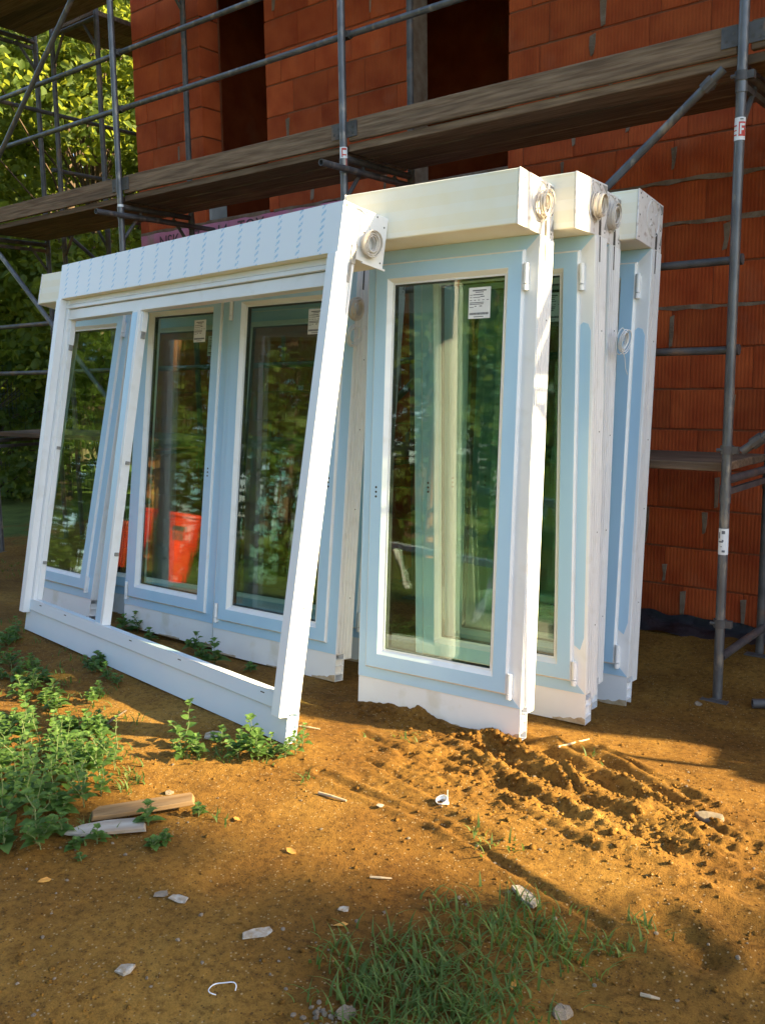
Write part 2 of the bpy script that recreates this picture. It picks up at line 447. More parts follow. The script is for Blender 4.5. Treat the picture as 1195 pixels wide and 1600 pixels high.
# ------------------------------------------------------------------ mesh helpers
class MB:
    def __init__(s):
        s.v, s.f, s.m = [], [], []
    def add(s, vs_, fs, mi=0):
        o = len(s.v)
        s.v += [tuple(p) for p in vs_]
        s.f += [tuple(i + o for i in f) for f in fs]
        s.m += [mi] * len(fs)
        return s
    def box(s, x0, x1, y0, y1, z0, z1, mi=0):
        return s.add([(x0, y0, z0), (x1, y0, z0), (x1, y1, z0), (x0, y1, z0), (x0, y0, z1), (x1, y0, z1), (x1, y1, z1), (x0, y1, z1)],
                     [(0, 3, 2, 1), (4, 5, 6, 7), (0, 1, 5, 4), (1, 2, 6, 5), (2, 3, 7, 6), (3, 0, 4, 7)], mi)
    def tube(s, pts, r, n=8, mi=0, closed=False, caps=True):
        pts = [Vector(p) for p in pts]
        rs = r if isinstance(r, (list, tuple)) else [r] * len(pts)
        rings = []
        K = len(pts)
        prev = None
        for i, p in enumerate(pts):
            if closed:
                t = pts[(i + 1) % K] - pts[i - 1]
            else:
                t = pts[min(i + 1, K - 1)] - pts[max(i - 1, 0)]
            t = t.normalized() if t.length > 1e-9 else Vector((0, 0, 1))
            if prev is None:
                q = Vector((0, 0, 1)) if abs(t.z) < 0.9 else Vector((1, 0, 0))
                e1 = t.cross(q).normalized()
            else:
                e1 = (prev - t * prev.dot(t))
                e1 = e1.normalized() if e1.length > 1e-6 else t.orthogonal().normalized()
            prev = e1
            e2 = t.cross(e1)
            rings.append([p + rs[i] * (math.cos(2 * math.pi * k / n) * e1 + math.sin(2 * math.pi * k / n) * e2) for k in range(n)])
        vs_ = [p for rg in rings for p in rg]
        fs = []
        for i in range(K if closed else K - 1):
            j = (i + 1) % K
            for k in range(n):
                fs.append((i * n + k, i * n + (k + 1) % n, j * n + (k + 1) % n, j * n + k))
        if caps and not closed:
            fs.append(tuple(range(n - 1, -1, -1)))
            fs.append(tuple((K - 1) * n + k for k in range(n)))
        return s.add(vs_, fs, mi)
    def pipe(s, p0, p1, r=0.0242, n=14, t=0.004, mi=0):
        """hollow tube with open ends"""
        p0, p1 = Vector(p0), Vector(p1)
        d = (p1 - p0).normalized()
        e1 = d.orthogonal().normalized()
        e2 = d.cross(e1)
        def ring(p, rr):
            return [p + rr * (math.cos(2 * math.pi * k / n) * e1 + math.sin(2 * math.pi * k / n) * e2) for k in range(n)]
        vs_ = ring(p0, r) + ring(p1, r) + ring(p1, r - t) + ring(p0, r - t)
        fs = []
        for a in range(4):
            b = (a + 1) % 4
            for k in range(n):
                fs.append((a * n + k, a * n + (k + 1) % n, b * n + (k + 1) % n, b * n + k))
        return s.add(vs_, fs, mi)
    def ring(s, x0, x1, z0, z1, prof, mi=0):
        """mitred rectangular ring: prof = closed list of (inset, y)"""
        n = len(prof)
        vs_ = []
        for (sx, sz) in ((0, 0), (1, 0), (1, 1), (0, 1)):
            for d, y in prof:
                vs_.append(((x1 - d) if sx else (x0 + d), y, (z1 - d) if sz else (z0 + d)))
        fs = []
        for c in range(4):
            e = (c + 1) % 4
            for k in range(n):
                l = (k + 1) % n
                fs.append((c * n + k, e * n + k, e * n + l, c * n + l))
        return s.add(vs_, fs, mi)
    def prism(s, poly, y0, y1, mi=0):
        """poly in xz, extruded in y"""
        n = len(poly)
        vs_ = [(x, y0, z) for x, z in poly] + [(x, y1, z) for x, z in poly]
        fs = [tuple(range(n)), tuple(range(2 * n - 1, n - 1, -1))]
        for k in range(n):
            l = (k + 1) % n
            fs.append((k, k + n, l + n, l))
        return s.add(vs_, fs, mi)
    def build(s, name, mats, parent=None, smooth=False, bevel=0.0, loc=None):
        me = bpy.data.meshes.new(name)
        me.from_pydata(s.v, [], s.f)
        if not isinstance(mats, (list, tuple)):
            mats = [mats]
        for mm in mats:
            me.materials.append(mm)
        if len(mats) > 1:
            me.polygons.foreach_set('material_index', s.m)
        if smooth:
            me.polygons.foreach_set('use_smooth', [True] * len(me.polygons))
        me.validate()
        import bmesh
        bm = bmesh.new()
        bm.from_mesh(me)
        bmesh.ops.recalc_face_normals(bm, faces=bm.faces)
        if bevel:
            es = [e for e in bm.edges if len(e.link_faces) == 2 and e.calc_face_angle(0) > 0.5]
            bmesh.ops.bevel(bm, geom=es, offset=bevel, segments=1, affect='EDGES', clamp_overlap=True)
        bm.to_mesh(me)
        bm.free()
        o = bpy.data.objects.new(name, me)
        COL.objects.link(o)
        if parent is not None:
            o.parent = parent
        if loc is not None:
            o.location = loc
        return o

def smooth_angle(o, ang=0.6):
    """smooth shading with sharp edges kept"""
    me = o.data
    me.polygons.foreach_set('use_smooth', [True] * len(me.polygons))
    try:
        me.set_sharp_from_angle(angle=ang)
    except Exception:
        pass
    return o

def tag(o, label=None, cat=None, group=None, kind=None):
    if label: o['label'] = label
    if cat: o['category'] = cat
    if group: o['group'] = group
    if kind: o['kind'] = kind
    return o

def empty(name, loc=(0, 0, 0), rot=(0, 0, 0)):
    o = bpy.data.objects.new(name, None)
    o.empty_display_size = 0.1
    COL.objects.link(o)
    o.location = loc
    o.rotation_euler = rot
    return o

def share(name, me, parent=None, loc=(0, 0, 0), rot=(0, 0, 0), sc=None):
    o = bpy.data.objects.new(name, me)
    COL.objects.link(o)
    o.parent = parent
    o.location = loc
    o.rotation_euler = rot
    if sc: o.scale = sc
    return o

def np_mesh(name, V, F, mats, attr=None, smooth=False):
    """V (n,3); F (m,k) all the same corner count"""
    me = bpy.data.meshes.new(name)
    V = np.asarray(V, dtype=np.float32); F = np.asarray(F, dtype=np.int32)
    k = F.shape[1]
    me.vertices.add(len(V)); me.vertices.foreach_set('co', V.ravel())
    me.loops.add(F.size); me.loops.foreach_set('vertex_index', F.ravel())
    me.polygons.add(len(F))
    me.polygons.foreach_set('loop_start', np.arange(0, F.size, k, dtype=np.int32))
    if smooth:
        me.polygons.foreach_set('use_smooth', np.ones(len(F), dtype=bool))
    if attr:
        for an, vals in attr.items():
            a = me.attributes.new(an, 'FLOAT', 'POINT')
            a.data.foreach_set('value', np.asarray(vals, dtype=np.float32))
    me.update(calc_edges=True)
    for mm in (mats if isinstance(mats, (list, tuple)) else [mats]):
        me.materials.append(mm)
    return me

# ------------------------------------------------------------------ ground
_rng = np.random.default_rng(11)
_lat = _rng.random((256, 256))
def vnoise(x, y):
    xi = np.floor(x).astype(int); yi = np.floor(y).astype(int)
    fx = x - xi; fy = y - yi
    fx = fx * fx * (3 - 2 * fx); fy = fy * fy * (3 - 2 * fy)
    g = lambda i, j: _lat[i & 255, j & 255]
    return (g(xi, yi) * (1 - fx) + g(xi + 1, yi) * fx) * (1 - fy) + (g(xi, yi + 1) * (1 - fx) + g(xi + 1, yi + 1) * fx) * fy
def fbm(x, y, o=4, lac=2.1, gain=0.5):
    s = 0; a = 1; t = 0
    for i in range(o):
        s = s + a * (vnoise(x + 17.3 * i, y - 9.1 * i) - 0.5); t += a
        x = x * lac; y = y * lac; a *= gain
    return s / t

def pix0(px, py, z=0.0):
    d = (px - PW / 2) / FPX * RT + (PH / 2 - py) / FPX * UP + FW
    t = (z - CAMH) / d.z
    p = CAM + t * d
    return p.x, p.y

def seg_dist(x, y, a, b):
    ax, ay = a; bx, by = b
    dx, dy = bx - ax, by - ay
    l2 = dx * dx + dy * dy
    t = np.clip(((x - ax) * dx + (y - ay) * dy) / l2, 0, 1)
    return np.hypot(x - ax - t * dx, y - ay - t * dy), t

RUTS = []   # (a, b, width, depth)
for (p, q, wd, dp) in [((500, 1222), (690, 1306), 0.018, 0.020), ((690, 1306), (945, 1460), 0.016, 0.018),
                       ((560, 1228), (760, 1330), 0.03, 0.012), ((800, 1150), (880, 1190), 0.05, 0.03),
                       ((832, 1165), (905, 1240), 0.012, 0.02), ((860, 1170), (980, 1250), 0.05, 0.035),
                       ((760, 1170), (850, 1225), 0.05, 0.035), ((880, 1235), (1040, 1330), 0.06, 0.03), ((900, 1165), (1060, 1250), 0.045, 0.03),
                       ((930, 1150), (1110, 1262), 0.02, 0.02), ((700, 1200), (800, 1245), 0.07, 0.02), ((780, 1230), (960, 1330), 0.035, 0.025),
                       ((960, 1300), (1195, 1430), 0.05, 0.02), ((1035, 1455), (1100, 1510), 0.05, 0.03), ((640, 1190), (700, 1215), 0.05, 0.02)]:
    RUTS.append((pix0(*p), pix0(*q), wd, dp))
_rr = random.Random(44)
for _k in range(34):
    _x, _y = _rr.uniform(560, 1080), 0
    _y = 1170 + (_x - 700) * 0.28 + _rr.gauss(20, 38)
    _l = _rr.uniform(50, 170)
    RUTS.append((pix0(_x, max(1150, _y)), pix0(_x + _l, max(1150, _y) + _l * _rr.uniform(0.44, 0.62)), _rr.uniform(0.010, 0.022), _rr.uniform(0.006, 0.016)))
CLA, CLB = pix0(700, 1195), pix0(1110, 1330)

def ground_z(x, y, detail=True):
    x = np.asarray(x, float); y = np.asarray(y, float)
    prof = np.interp(y, [0, 2.1, 2.55, 2.75, 3.05, 3.3, 3.5, 3.76, 4.05, 4.3, 4.6, 5.3, 5.66], [0, 0, 0.045, 0.035, 0.008, 0.0, -0.030, -0.062, -0.092, -0.125, -0.11, -0.05, 0.01])
    left = np.interp(y, [0, 2.0, 2.6, 2.95, 3.3, 3.47, 3.65, 4.0, 4.4, 5.0, 5.66], [0, 0, 0.042, 0.042, 0.008, -0.012, -0.035, -0.07, -0.10, -0.08, -0.03])
    wl = np.clip((-2.75 - x) / 0.25, 0, 1)
    z = prof * (1 - wl) + left * wl
    z = z * np.clip((6.6 - y) / 0.9, 0, 1) * np.clip((x + 11) / 3, 0, 1) * np.clip((3.5 - x) / 1.5, 0, 1)
    far = np.hypot(x + 2, y - 2)
    near = np.clip(1.5 - far / 9.0, 0, 1)
    z = z + near * (0.035 * fbm(x * 0.9, y * 0.9, 3) + 0.020 * fbm(x * 4.0, y * 4.0, 4))
    z = z + np.clip((far - 9) / 30, 0, 1) * 0.5 * fbm(x * 0.08 + 4, y * 0.08, 3)
    if not detail:
        return z
    # churned, dragged sand right of the frames
    d, t = seg_dist(x, y, CLA, CLB)
    cl = np.clip(1.15 - d / 0.42, 0, 1)
    ux, uy = CLB[0] - CLA[0], CLB[1] - CLA[1]
    l = math.hypot(ux, uy); ux /= l; uy /= l
    s = x * ux + y * uy; q = -x * uy + y * ux
    an = fbm(s * 4.5, q * 17.0, 3)
    cd_ = fbm(x * 24, y * 24, 3, 2.0, 0.65)
    rg = np.abs(fbm(s * 3.0 + 3, q * 13.0, 3)) * 2
    z = z + cl * (0.020 * an + 0.022 * (0.25 - rg) + 0.048 * np.clip(cd_ - 0.05, 0, 1) + 0.03 * fbm(x * 45, y * 45, 2))
    f14 = 0.75 + 0.9 * fbm(x * 14, y * 14, 2)
    for a, b, wd, dp in RUTS:
        d, t = seg_dist(x, y, a, b)
        ex = dp * np.exp(-(d / wd) ** 2) - 0.55 * dp * np.exp(-((d - 1.9 * wd) / (0.8 * wd)) ** 2)
        z = z - ex * f14
    z = z + near * 0.008 * fbm(x * 15, y * 15, 3, 2.1, 0.6)
    # mud heaped against the foot of the tall frame
    for (px, py, rr, hh) in ((600, 1108, 0.10, 0.030), (665, 1120, 0.10, 0.045), (640, 1116, 0.08, 0.03), (770, 1150, 0.07, 0.035), (560, 1100, 0.09, 0.02)):
        gx, gy = pix0(px, py)
        d = np.hypot(x - gx, y - gy)
        z = z + hh * np.exp(-(d / rr) ** 2) * (0.8 + 1.6 * fbm(x * 19, y * 19, 3))
    return z

def gz(x, y):
    return float(ground_z(np.array([x]), np.array([y]))[0])

def pix(px, py, z=None):
    if z is not None:
        return pix0(px, py, z)
    z = 0.0
    for _ in range(3):
        x, y = pix0(px, py, z)
        z = float(ground_z(np.array([x]), np.array([y]), False)[0])
    return pix0(px, py, z)

def build_ground():
    def axis(parts):
        out = []
        for a, b, st in parts:
            n = max(1, int(round((b - a) / st)))
            out += list(np.linspace(a, b, n, endpoint=False))
        out.append(parts[-1][1])
        return np.array(out)
    far = [60, 110, 200, 400, 700]
    xs = axis([(-60, -20, 4), (-20, -9, 0.6), (-9, -6.2, 0.09), (-6.2, -3.6, 0.026), (-3.6, -0.35, 0.0115), (-0.35, 1.5, 0.05), (1.5, 8, 0.4), (8, 20, 1.2), (20, 60, 4)])
    ys = axis([(-60, -20, 4), (-20, -4, 0.8), (-4, 0.6, 0.15), (0.6, 3.75, 0.0115), (3.75, 5.8, 0.028), (5.8, 9, 0.2), (9, 24, 1.0), (24, 60, 4)])
    xs = np.concatenate([[-f for f in far[:0:-1]], xs, far[1:]])
    ys = np.concatenate([[-f for f in far[:0:-1]], ys, far[1:]])
    X, Y = np.meshgrid(xs, ys)
    Z = ground_z(X, Y)
    V = np.stack([X.ravel(), Y.ravel(), Z.ravel()], 1)
    nx, ny = len(xs), len(ys)
    i = np.arange((nx - 1) * (ny - 1))
    a = (i // (nx - 1)) * nx + i % (nx - 1)
    F = np.stack([a, a + 1, a + nx + 1, a + nx], 1)
    far_ = np.hypot((V[:, 0] + 1.0), (V[:, 1] - 3.0) * 0.95)
    meadow = np.clip((far_ - 6.6) / 4.0, 0, 1)
    meadow = np.maximum(meadow, np.clip((0.1 - V[:, 1]) / 1.2, 0, 1))
    me = np_mesh('ground', V, F, M['ground'], {'meadow': meadow}, smooth=True)
    o = bpy.data.objects.new('ground', me)
    COL.objects.link(o)
    tag(o, kind='structure', label='sandy brown soil with drag ruts and clods')
build_ground()

# ------------------------------------------------------------------ building shell
WY = 5.62                        # face of the front wall
BX0, BX1 = -7.41, 2.40
BY1 = 9.7
ZTOP = 5.75
OPEN = [(-6.46, -5.66, 3.0, 5.25), (-4.20, -3.35, 3.0, 5.25)]
PINK_X1 = -3.32
house = empty('brick_house', (-2.5, WY, 0))
tag(house, 'unfinished house of red hollow clay bricks with two dark window openings', 'house')
def hb(mb):      # world-space mesh under the house
    return mb
def place(o):
    o.parent = house
    o.matrix_parent_inverse = Matrix.Translation(-house.location)
    return o
mb = MB()
TH = 0.25
cy0, cy1 = WY + 0.0055, WY + TH
xs_ = sorted([BX0 + 0.01] + [v for o in OPEN for v in (o[0] - 0.012, o[1] + 0.012)] + [BX1 - 0.01])
mb.box(xs_[0], xs_[-1], cy0, cy1, -0.3, 2.985)
mb.box(xs_[0], xs_[-1], cy0, cy1, 5.25, ZTOP)
for k in (0, 2, 4):
    mb.box(xs_[k], xs_[k + 1], cy0, cy1, 2.985, 5.25)
place(mb.build('wall_core', M['joint']))
mb = MB()
mb.box(BX0, BX0 + TH, WY + TH, BY1, -0.3, ZTOP)
mb.box(BX1 - TH, BX1, WY + TH, BY1, -0.3, ZTOP)
mb.box(BX0 + TH, BX1 - TH, BY1 - TH, BY1, -0.3, ZTOP)
place(mb.build('side_wall', M['brick']))
mb = MB()
mb.box(BX0 + TH + 0.01, BX1 - TH - 0.01, WY + TH + 0.01, BY1 - TH - 0.01, 2.78, 2.97)
place(mb.build('floor_slab', M['concrete']))
mb = MB()
mb.box(BX0 - 0.02, BX1 + 0.02, WY - 0.005, BY1 + 0.02, ZTOP, ZTOP + 0.2)
place(mb.build('roof_slab', M['concrete']))
# inner partition seen through the openings
mb = MB()
mb.box(BX0 + TH + 0.02, BX1 - TH - 0.02, 8.4, 8.55, 2.98, ZTOP - 0.01)
place(mb.build('inner_wall', M['brick']))
# window sills and mortared reveals
for o in OPEN:
    mb = MB()
    mb.box(o[0] - 0.01, o[1] + 0.01, WY + 0.004, WY + TH - 0.02, 2.988, 3.022)
    place(mb.build('window_sill', M['mortar'], bevel=0.004))
mb = MB()
mb.box(-6.455, -6.43, WY + 0.03, WY + TH - 0.02, 3.024, 3.26)
place(mb.build('mortar_patch', M['concrete'], bevel=0.006))
mb = MB()
mb.box(-4.212, -4.185, WY + 0.002, WY + TH - 0.01, 3.024, 5.24)
place(mb.build('reveal_render', M['mortar'], bevel=0.004))

# bricks, one by one
BL, BH, GAP = 0.375, 0.25, 0.004
_bm = {}
def brick_mesh(L_, H_, D_):
    k = (round(L_, 2), round(H_, 2), round(D_, 2))
    if k not in _bm:
        b = MB().box(-L_ / 2, L_ / 2, 0, D_, -H_ / 2, H_ / 2)
        o = b.build('brick', M['brick'], bevel=0.003)
        _bm[k] = o.data
        bpy.data.objects.remove(o)
    return _bm[k]
def in_view(x, z):
    v = Vector((x, WY, z)) - CAM
    d = v.dot(FW)
    px = PW / 2 + FPX * v.dot(RT) / d
    py = PH / 2 - FPX * v.dot(UP) / d
    return d > 0 and -30 < px < PW + 30 and -60 < py < 1010 and d
cands = []
for row in range(0, 23):
    z0 = row * BH
    z1 = z0 + BH - 0.008
    if row == 11:
        z0p = z0
    off = (0.0 if row % 2 == 0 else 0.19) + 0.06 * ((row * 7) % 3)
    segs = [(BX0, BX1)]
    if z0 >= 2.99 and z0 < 5.2:
        segs = [(BX0, OPEN[0][0]), (OPEN[0][1], OPEN[1][0]), (OPEN[1][1], BX1)]
    if row == 11:                              # insulated slab edge: pink board to the left
        segs = [(PINK_X1 + 0.01, BX1)]
    for sa, sb in segs:
        x = sa
        first = True
        while x < sb - 0.03:
            ln = BL
            if first:
                ln = 0.12 + (off % BL) if (0.12 + off % BL) < BL else BL
                first = False
            e = min(x + ln, sb)
            if sb - e < 0.09:
                e = sb
            deep = 0.22 if abs(e - OPEN[0][0]) < 1e-6 and 2.99 <= z0 < 5.2 else 0.10
            cands.append((x, e, z0, z1, deep))
            x = e
cands_v = [c for c in cands if in_view((c[0] + c[1]) / 2, (c[2] + c[3]) / 2)]
cands_v.sort(key=lambda c: in_view((c[0] + c[1]) / 2, (c[2] + c[3]) / 2))
shown = cands_v[:298]
sset = set(id(c) for c in shown)
rest = [c for c in cands if id(c) not in sset]
for c in shown:
    ln, hh = c[1] - c[0] - GAP, c[3] - c[2] - 0.004
    jit = R.uniform(-0.0015, 0.0015)
    o = share('brick', brick_mesh(ln, hh, c[4]), None, ((c[0] + c[1]) / 2, WY + jit, (c[2] + c[3]) / 2), (0, 0, R.uniform(-0.004, 0.004)))
    o.scale.x = ln / round(ln, 2) * 0.999
    place(o)
mb = MB()
for c in rest:
    mb.box(c[0] + GAP / 2, c[1] - GAP / 2, WY + R.uniform(-.003, .003), WY + c[4], c[2], c[3])
tag(place(mb.build('brick', M['brick'])), kind='stuff')
# mortar smears in vertical joints and thick bed joints
for c in shown:
    if R.random() < 0.30 and c[0] > BX0 + 0.05 and c[0] > -7:
        h = R.uniform(0.10, 0.24)
        w_ = R.uniform(0.012, 0.028)
        zc = c[2] + R.uniform(0.0, 0.24 - h)
        x = c[0]
        if any(abs(x - o[0]) < 0.02 or abs(x - o[1]) < 0.02 for o in OPEN):
            continue
        poly = [(x - w_ * R.uniform(.4, 1), zc), (x + w_ * R.uniform(.2, .6), zc + .01), (x + w_ * R.uniform(.6, 1), zc + h * .5), (x + w_, zc + h), (x - w_ * .8, zc + h * R.uniform(.9, 1)), (x - w_ * R.uniform(.3, 1), zc + h * .4)]
        place(MB().prism(poly, WY - 0.0055, WY + 0.02).build('mortar_patch', M['mortar'], bevel=0.002))
for (x0, x1, z) in ((-7.4, -5.7, 3.003), (-5.6, -4.25, 3.004), (-3.3, 2.3, 2.752), (-3.2, 2.3, 2.502), (-2.6, 0.5, 1.994)):
    n = int((x1 - x0) / 0.09)
    top = [(x0 + (x1 - x0) * i / n, z + R.uniform(0.002, 0.016)) for i in range(n + 1)]
    bot = [(x0 + (x1 - x0) * i / n, z - R.uniform(0.004, 0.022)) for i in range(n, -1, -1)]
    mb = MB()
    pts = bot[::-1]
    for i in range(n):
        a, b_ = top[i], top[i + 1]; c_, d_ = pts[i + 1], pts[i]
        mb.prism([d_, c_, b_, a], WY - 0.0052, WY + 0.012)
    place(mb.build('mortar_bed', M['mortar']))
# pink slab-edge insulation with stencil
for k, (xa, xb) in enumerate(((BX0 + 0.004, -6.16), (-6.155, -4.91), (-4.905, PINK_X1))):
    place(MB().box(xa, xb, WY - 0.004, WY + 0.07, 2.756, 2.992).build('insulation_board', M['xps'], bevel=0.003))
def text_mesh(txt, size, mat, ext=0.0008):
    cu = bpy.data.curves.new('t', 'FONT')
    cu.body = txt
    cu.size = size
    cu.extrude = ext
    ob = bpy.data.objects.new('t', cu)
    COL.objects.link(ob)
    bpy.context.view_layer.update()
    me = bpy.data.meshes.new_from_object(ob.evaluated_get(bpy.context.evaluated_depsgraph_get()))
    bpy.data.objects.remove(ob)
    me.materials.clear()
    me.materials.append(mat)
    return me
for txt, x, z in (('NSK', -7.13, 2.842), ('07', -6.70, 2.846), ('14', -6.33, 2.852), ('TOX', -6.05, 2.858)):
    o = share('stencil_lettering', text_mesh(txt, 0.165, M['ink']), None, (x, WY - 0.0062, z), (rad(90), 0, 0), (0.95, 1, 1))
    place(o)
# black foil at the foot of the wall
mb = MB()
V, F = [], []
n, mrow = 160, 5
for i in range(n + 1):
    x = -4.2 + i * 5.6 / n
    for j in range(mrow):
        t = j / (mrow - 1)
        yy = WY - 0.012 - 0.15 * t ** 1.4 - 0.03 * vnoise(np.array(x * 7.), np.array(t * 3.)) 
        zz = 0.065 - 0.10 * t + 0.05 * (vnoise(np.array(x * 9. + 5), np.array(t * 4.)) - 0.5) - 0.035 * (x + 2.2)
        V.append((x, float(yy), float(zz)))
for i in range(n):
    for j in range(mrow - 1):
        a = i * mrow + j
        F.append((a, a + mrow, a + mrow + 1, a + 1))
mb.add(V, F)
place(mb.build('bitumen_foil', M['foil'], smooth=True))

# ------------------------------------------------------------------ scaffold
YO, YI = 4.66, 5.39
SX = [-8.65, -6.39, -4.00, -1.49, 1.0]
TR = 0.0242
def sticker(parent, px, py, z0, h, ang0, span, mats, rects):
    """curved label round a post; rects (u0,u1,v0,v1,mat) on 0..1"""
    o = None
    def patch(u0, u1, v0, v1, rr):
        V, F = [], []
        k = 8
        for i in range(k + 1):
            a = ang0 + span * ((u0 + (u1 - u0) * i / k) - 0.5)
            for zz in (z0 + h * v0, z0 + h * v1):
                V.append((px + rr * math.cos(a), py + rr * math.sin(a), zz))
        for i in range(k):
            F.append((2 * i, 2 * i + 2, 2 * i + 3, 2 * i + 1))
        return V, F
    m_ = MB()
    for i, (u0, u1, v0, v1, mi) in enumerate([(0, 1, 0, 1, 0)] + rects):
        V, F = patch(u0, u1, v0, v1, TR + 0.0012 + 0.0004 * i)
        m_.add(V, F, mi)
    o = m_.build('label_sticker', mats, smooth=True)
    return o

def scaffold():
    sc = empty('scaffold', (-4.0, YO, -0.1))
    tag(sc, 'tube scaffold with grey plank decks along the front of the brick house', 'scaffold')
    inv = Matrix.Translation(-sc.location)
    def add(mb, name, mat, smooth=False, bevel=0):
        o = mb.build(name, mat, smooth=False, bevel=bevel)
        if smooth: smooth_angle(o)
        o.parent = sc
        o.matrix_parent_inverse = inv
        return o
    ZL, ZU, ZT = 1.13, 3.09, 5.05      # deck tops
    for i, x in enumerate(SX):
        for y, m_ in ((YO, M['steel']), (YI, M['steel_dark'])):
            zb = gz(x, y) - 0.01
            mb = MB()
            mb.pipe((x, y, zb + 0.008), (x, y, 5.9), TR, 16, mi=0)
            for zz in (1.02, 3.0, 4.95):
                mb.pipe((x, y, zz - 0.09), (x, y, zz + 0.0), TR + 0.004, 16)
            p = add(mb, 'post', m_, True)
            mb = MB().box(x - 0.07, x + 0.07, y - 0.07, y + 0.07, zb - 0.002, zb + 0.008)
            add(mb, 'base_plate', M['steel_dark'], bevel=0.002)
        for zz in (ZL - 0.085, ZU - 0.085, ZT - 0.085):
            mb = MB()
            mb.tube([(x, YO, zz), (x, YI, zz)], 0.022, 12)
            mb.box(x - 0.012, x + 0.012, YO + 0.02, YI - 0.02, zz - 0.075, zz - 0.045)
            add(mb, 'transom', M['steel_dark'], True)
            for yy, s in ((YO, 1), (YI, -1)):
                if zz < 2: continue
                mb = MB()
                mb.tube([(x, yy + s * 0.01, zz - 0.26), (x, yy + s * 0.20, zz - 0.03)], 0.014, 8)
                add(mb, 'knee_brace', M['steel_dark'], True)
    # guard rails with couplers
    for i in range(len(SX) - 1):
        x0, x1 = SX[i], SX[i + 1]
        for zz in (1.70, 2.14, 3.765, 4.19):
            if i == 3 and zz < 3:
                continue
            mb = MB()
            yy = YO - 0.0 + 0.05
            mb.pipe((x0 - 0.02, yy, zz), (x1 + 0.02, yy, zz + R.uniform(-.006, .006)), 0.0205, 12)
            add(mb, 'guard_rail', M['steel_dark'] if zz < 3 else M['steel'], True)
            for xx in (x0 + 0.004, x1 - 0.004):
                mb = MB()
                mb.tube([(xx - 0.028, yy, zz), (xx + 0.028, yy, zz)], 0.028, 10)
                mb.box(xx - 0.02, xx + 0.02, YO + 0.018, yy, zz - 0.02, zz + 0.02)
                add(mb, 'coupler', M['steel_dark'], True)
    # decks: planks and toe boards
    for i in range(len(SX) - 1):
        x0, x1 = SX[i] + 0.012, SX[i + 1] - 0.012
        for zt in (ZL, ZU, ZT):
            if i == 3 and zt == ZL:
                continue
            n = 3
            wd = (YI - YO - 0.05) / n
            for k in range(n):
                ya = YO + 0.03 + k * wd
                L_ = x1 - x0
                b = MB().box(-L_ / 2, L_ / 2, 0.004, wd - 0.006, -0.045, R.uniform(-.002, .002))
                o = b.build('deck_plank', M['wood'], bevel=0.004, loc=((x0 + x1) / 2, ya, zt + R.uniform(-.003, .003)))
                o.rotation_euler = (R.uniform(-.01, .01), R.uniform(-.0015, .0015), 0)
                o.parent = sc; o.matrix_parent_inverse = inv
            if zt > 2:
                b = MB().box(-(x1 - x0) / 2 + 0.02, (x1 - x0) / 2 - 0.02, -0.016, 0.016, 0, 0.135)
                o = b.build('toe_board', M['wood'], bevel=0.004, loc=((x0 + x1) / 2, YO + 0.018 + 0.012, zt + 0.012))
                o.rotation_euler = (0, R.uniform(-.003, .003), 0)
                o.parent = sc; o.matrix_parent_inverse = inv
                for xx, s in ((x0 + 0.05, 1), (x1 - 0.05, -1)):
                    b = MB().box(xx - 0.045, xx + 0.045, YO + 0.006, YO + 0.013, zt + 0.04, zt + 0.135)
                    for (hx, hz) in ((-.02, .07), (.015, .1), (.012, .06)):
                        b.box(xx + hx - .007, xx + hx + .007, YO + 0.0045, YO + 0.0062, zt + hz - .007, zt + hz + .007, 1)
                    o = b.build('toe_bracket', [M['steel_dark'], M['slot']])
                    o.parent = sc; o.matrix_parent_inverse = inv
    # diagonal braces in the outer plane
    yb = YO - 0.052
    for (xa, za, xb, zb) in ((-1.56, 3.02, -3.93, 1.16), (-8.58, 3.12, -6.45, 1.30), (-6.44, 4.98, -8.6, 3.25), (1.0, 3.02, -1.4, 1.2), (-1.45, 4.98, 0.95, 3.25)):
        mb = MB().pipe((xa, yb, za), (xb, yb, zb), 0.0215, 14)
        add(mb, 'diagonal_brace', M['steel'], True)
        for (xx, zz) in ((xa, za), (xb, zb)):
            dx = (xb - xa); dz = (zb - za); l = math.hypot(dx, dz)
            s = 1 if (xx, zz) == (xa, za) else -1
            cx, cz = xx + s * dx / l * 0.09, zz + s * dz / l * 0.09
            mb = MB()
            mb.tube([(cx - 0.03 * dx / l, yb, cz - 0.03 * dz / l), (cx + 0.03 * dx / l, yb, cz + 0.03 * dz / l)], 0.03, 10)
            mb.tube([(cx, yb, cz), (cx, YO, cz)], 0.018, 8)
            add(mb, 'coupler', M['steel_dark'], True)
    # ring couplers and clamps low on the near post
    x = SX[3]
    for zz in (2.985, 1.20, 0.30):
        mb = MB().tube([(x, YO, zz - 0.022), (x, YO, zz + 0.022)], 0.034, 12)
        mb.box(x + 0.02, x + 0.06, YO - 0.016, YO + 0.016, zz - 0.018, zz + 0.018)
        mb.tube([(x - 0.045, YO - 0.02, zz), (x - 0.02, YO - 0.02, zz)], 0.01, 6)
        add(mb, 'clamp', M['steel_dark'], True)
    mb = MB().pipe((x, YO + 0.03, 0.11), (x + 0.02, YI + 0.1, 0.12), 0.022, 12)
    add(mb, 'foot_ledger', M['steel_dark'], True)
    # wall ties
    for xx in (SX[1], SX[2]):
        mb = MB().pipe((xx + 0.035, YO - 0.26, 2.93), (xx + 0.035, WY - 0.005, 2.93), 0.021, 12)
        add(mb, 'wall_tie', M['steel'], True)
    # labels on the posts
    ang = math.atan2(-YO, -SX[3])
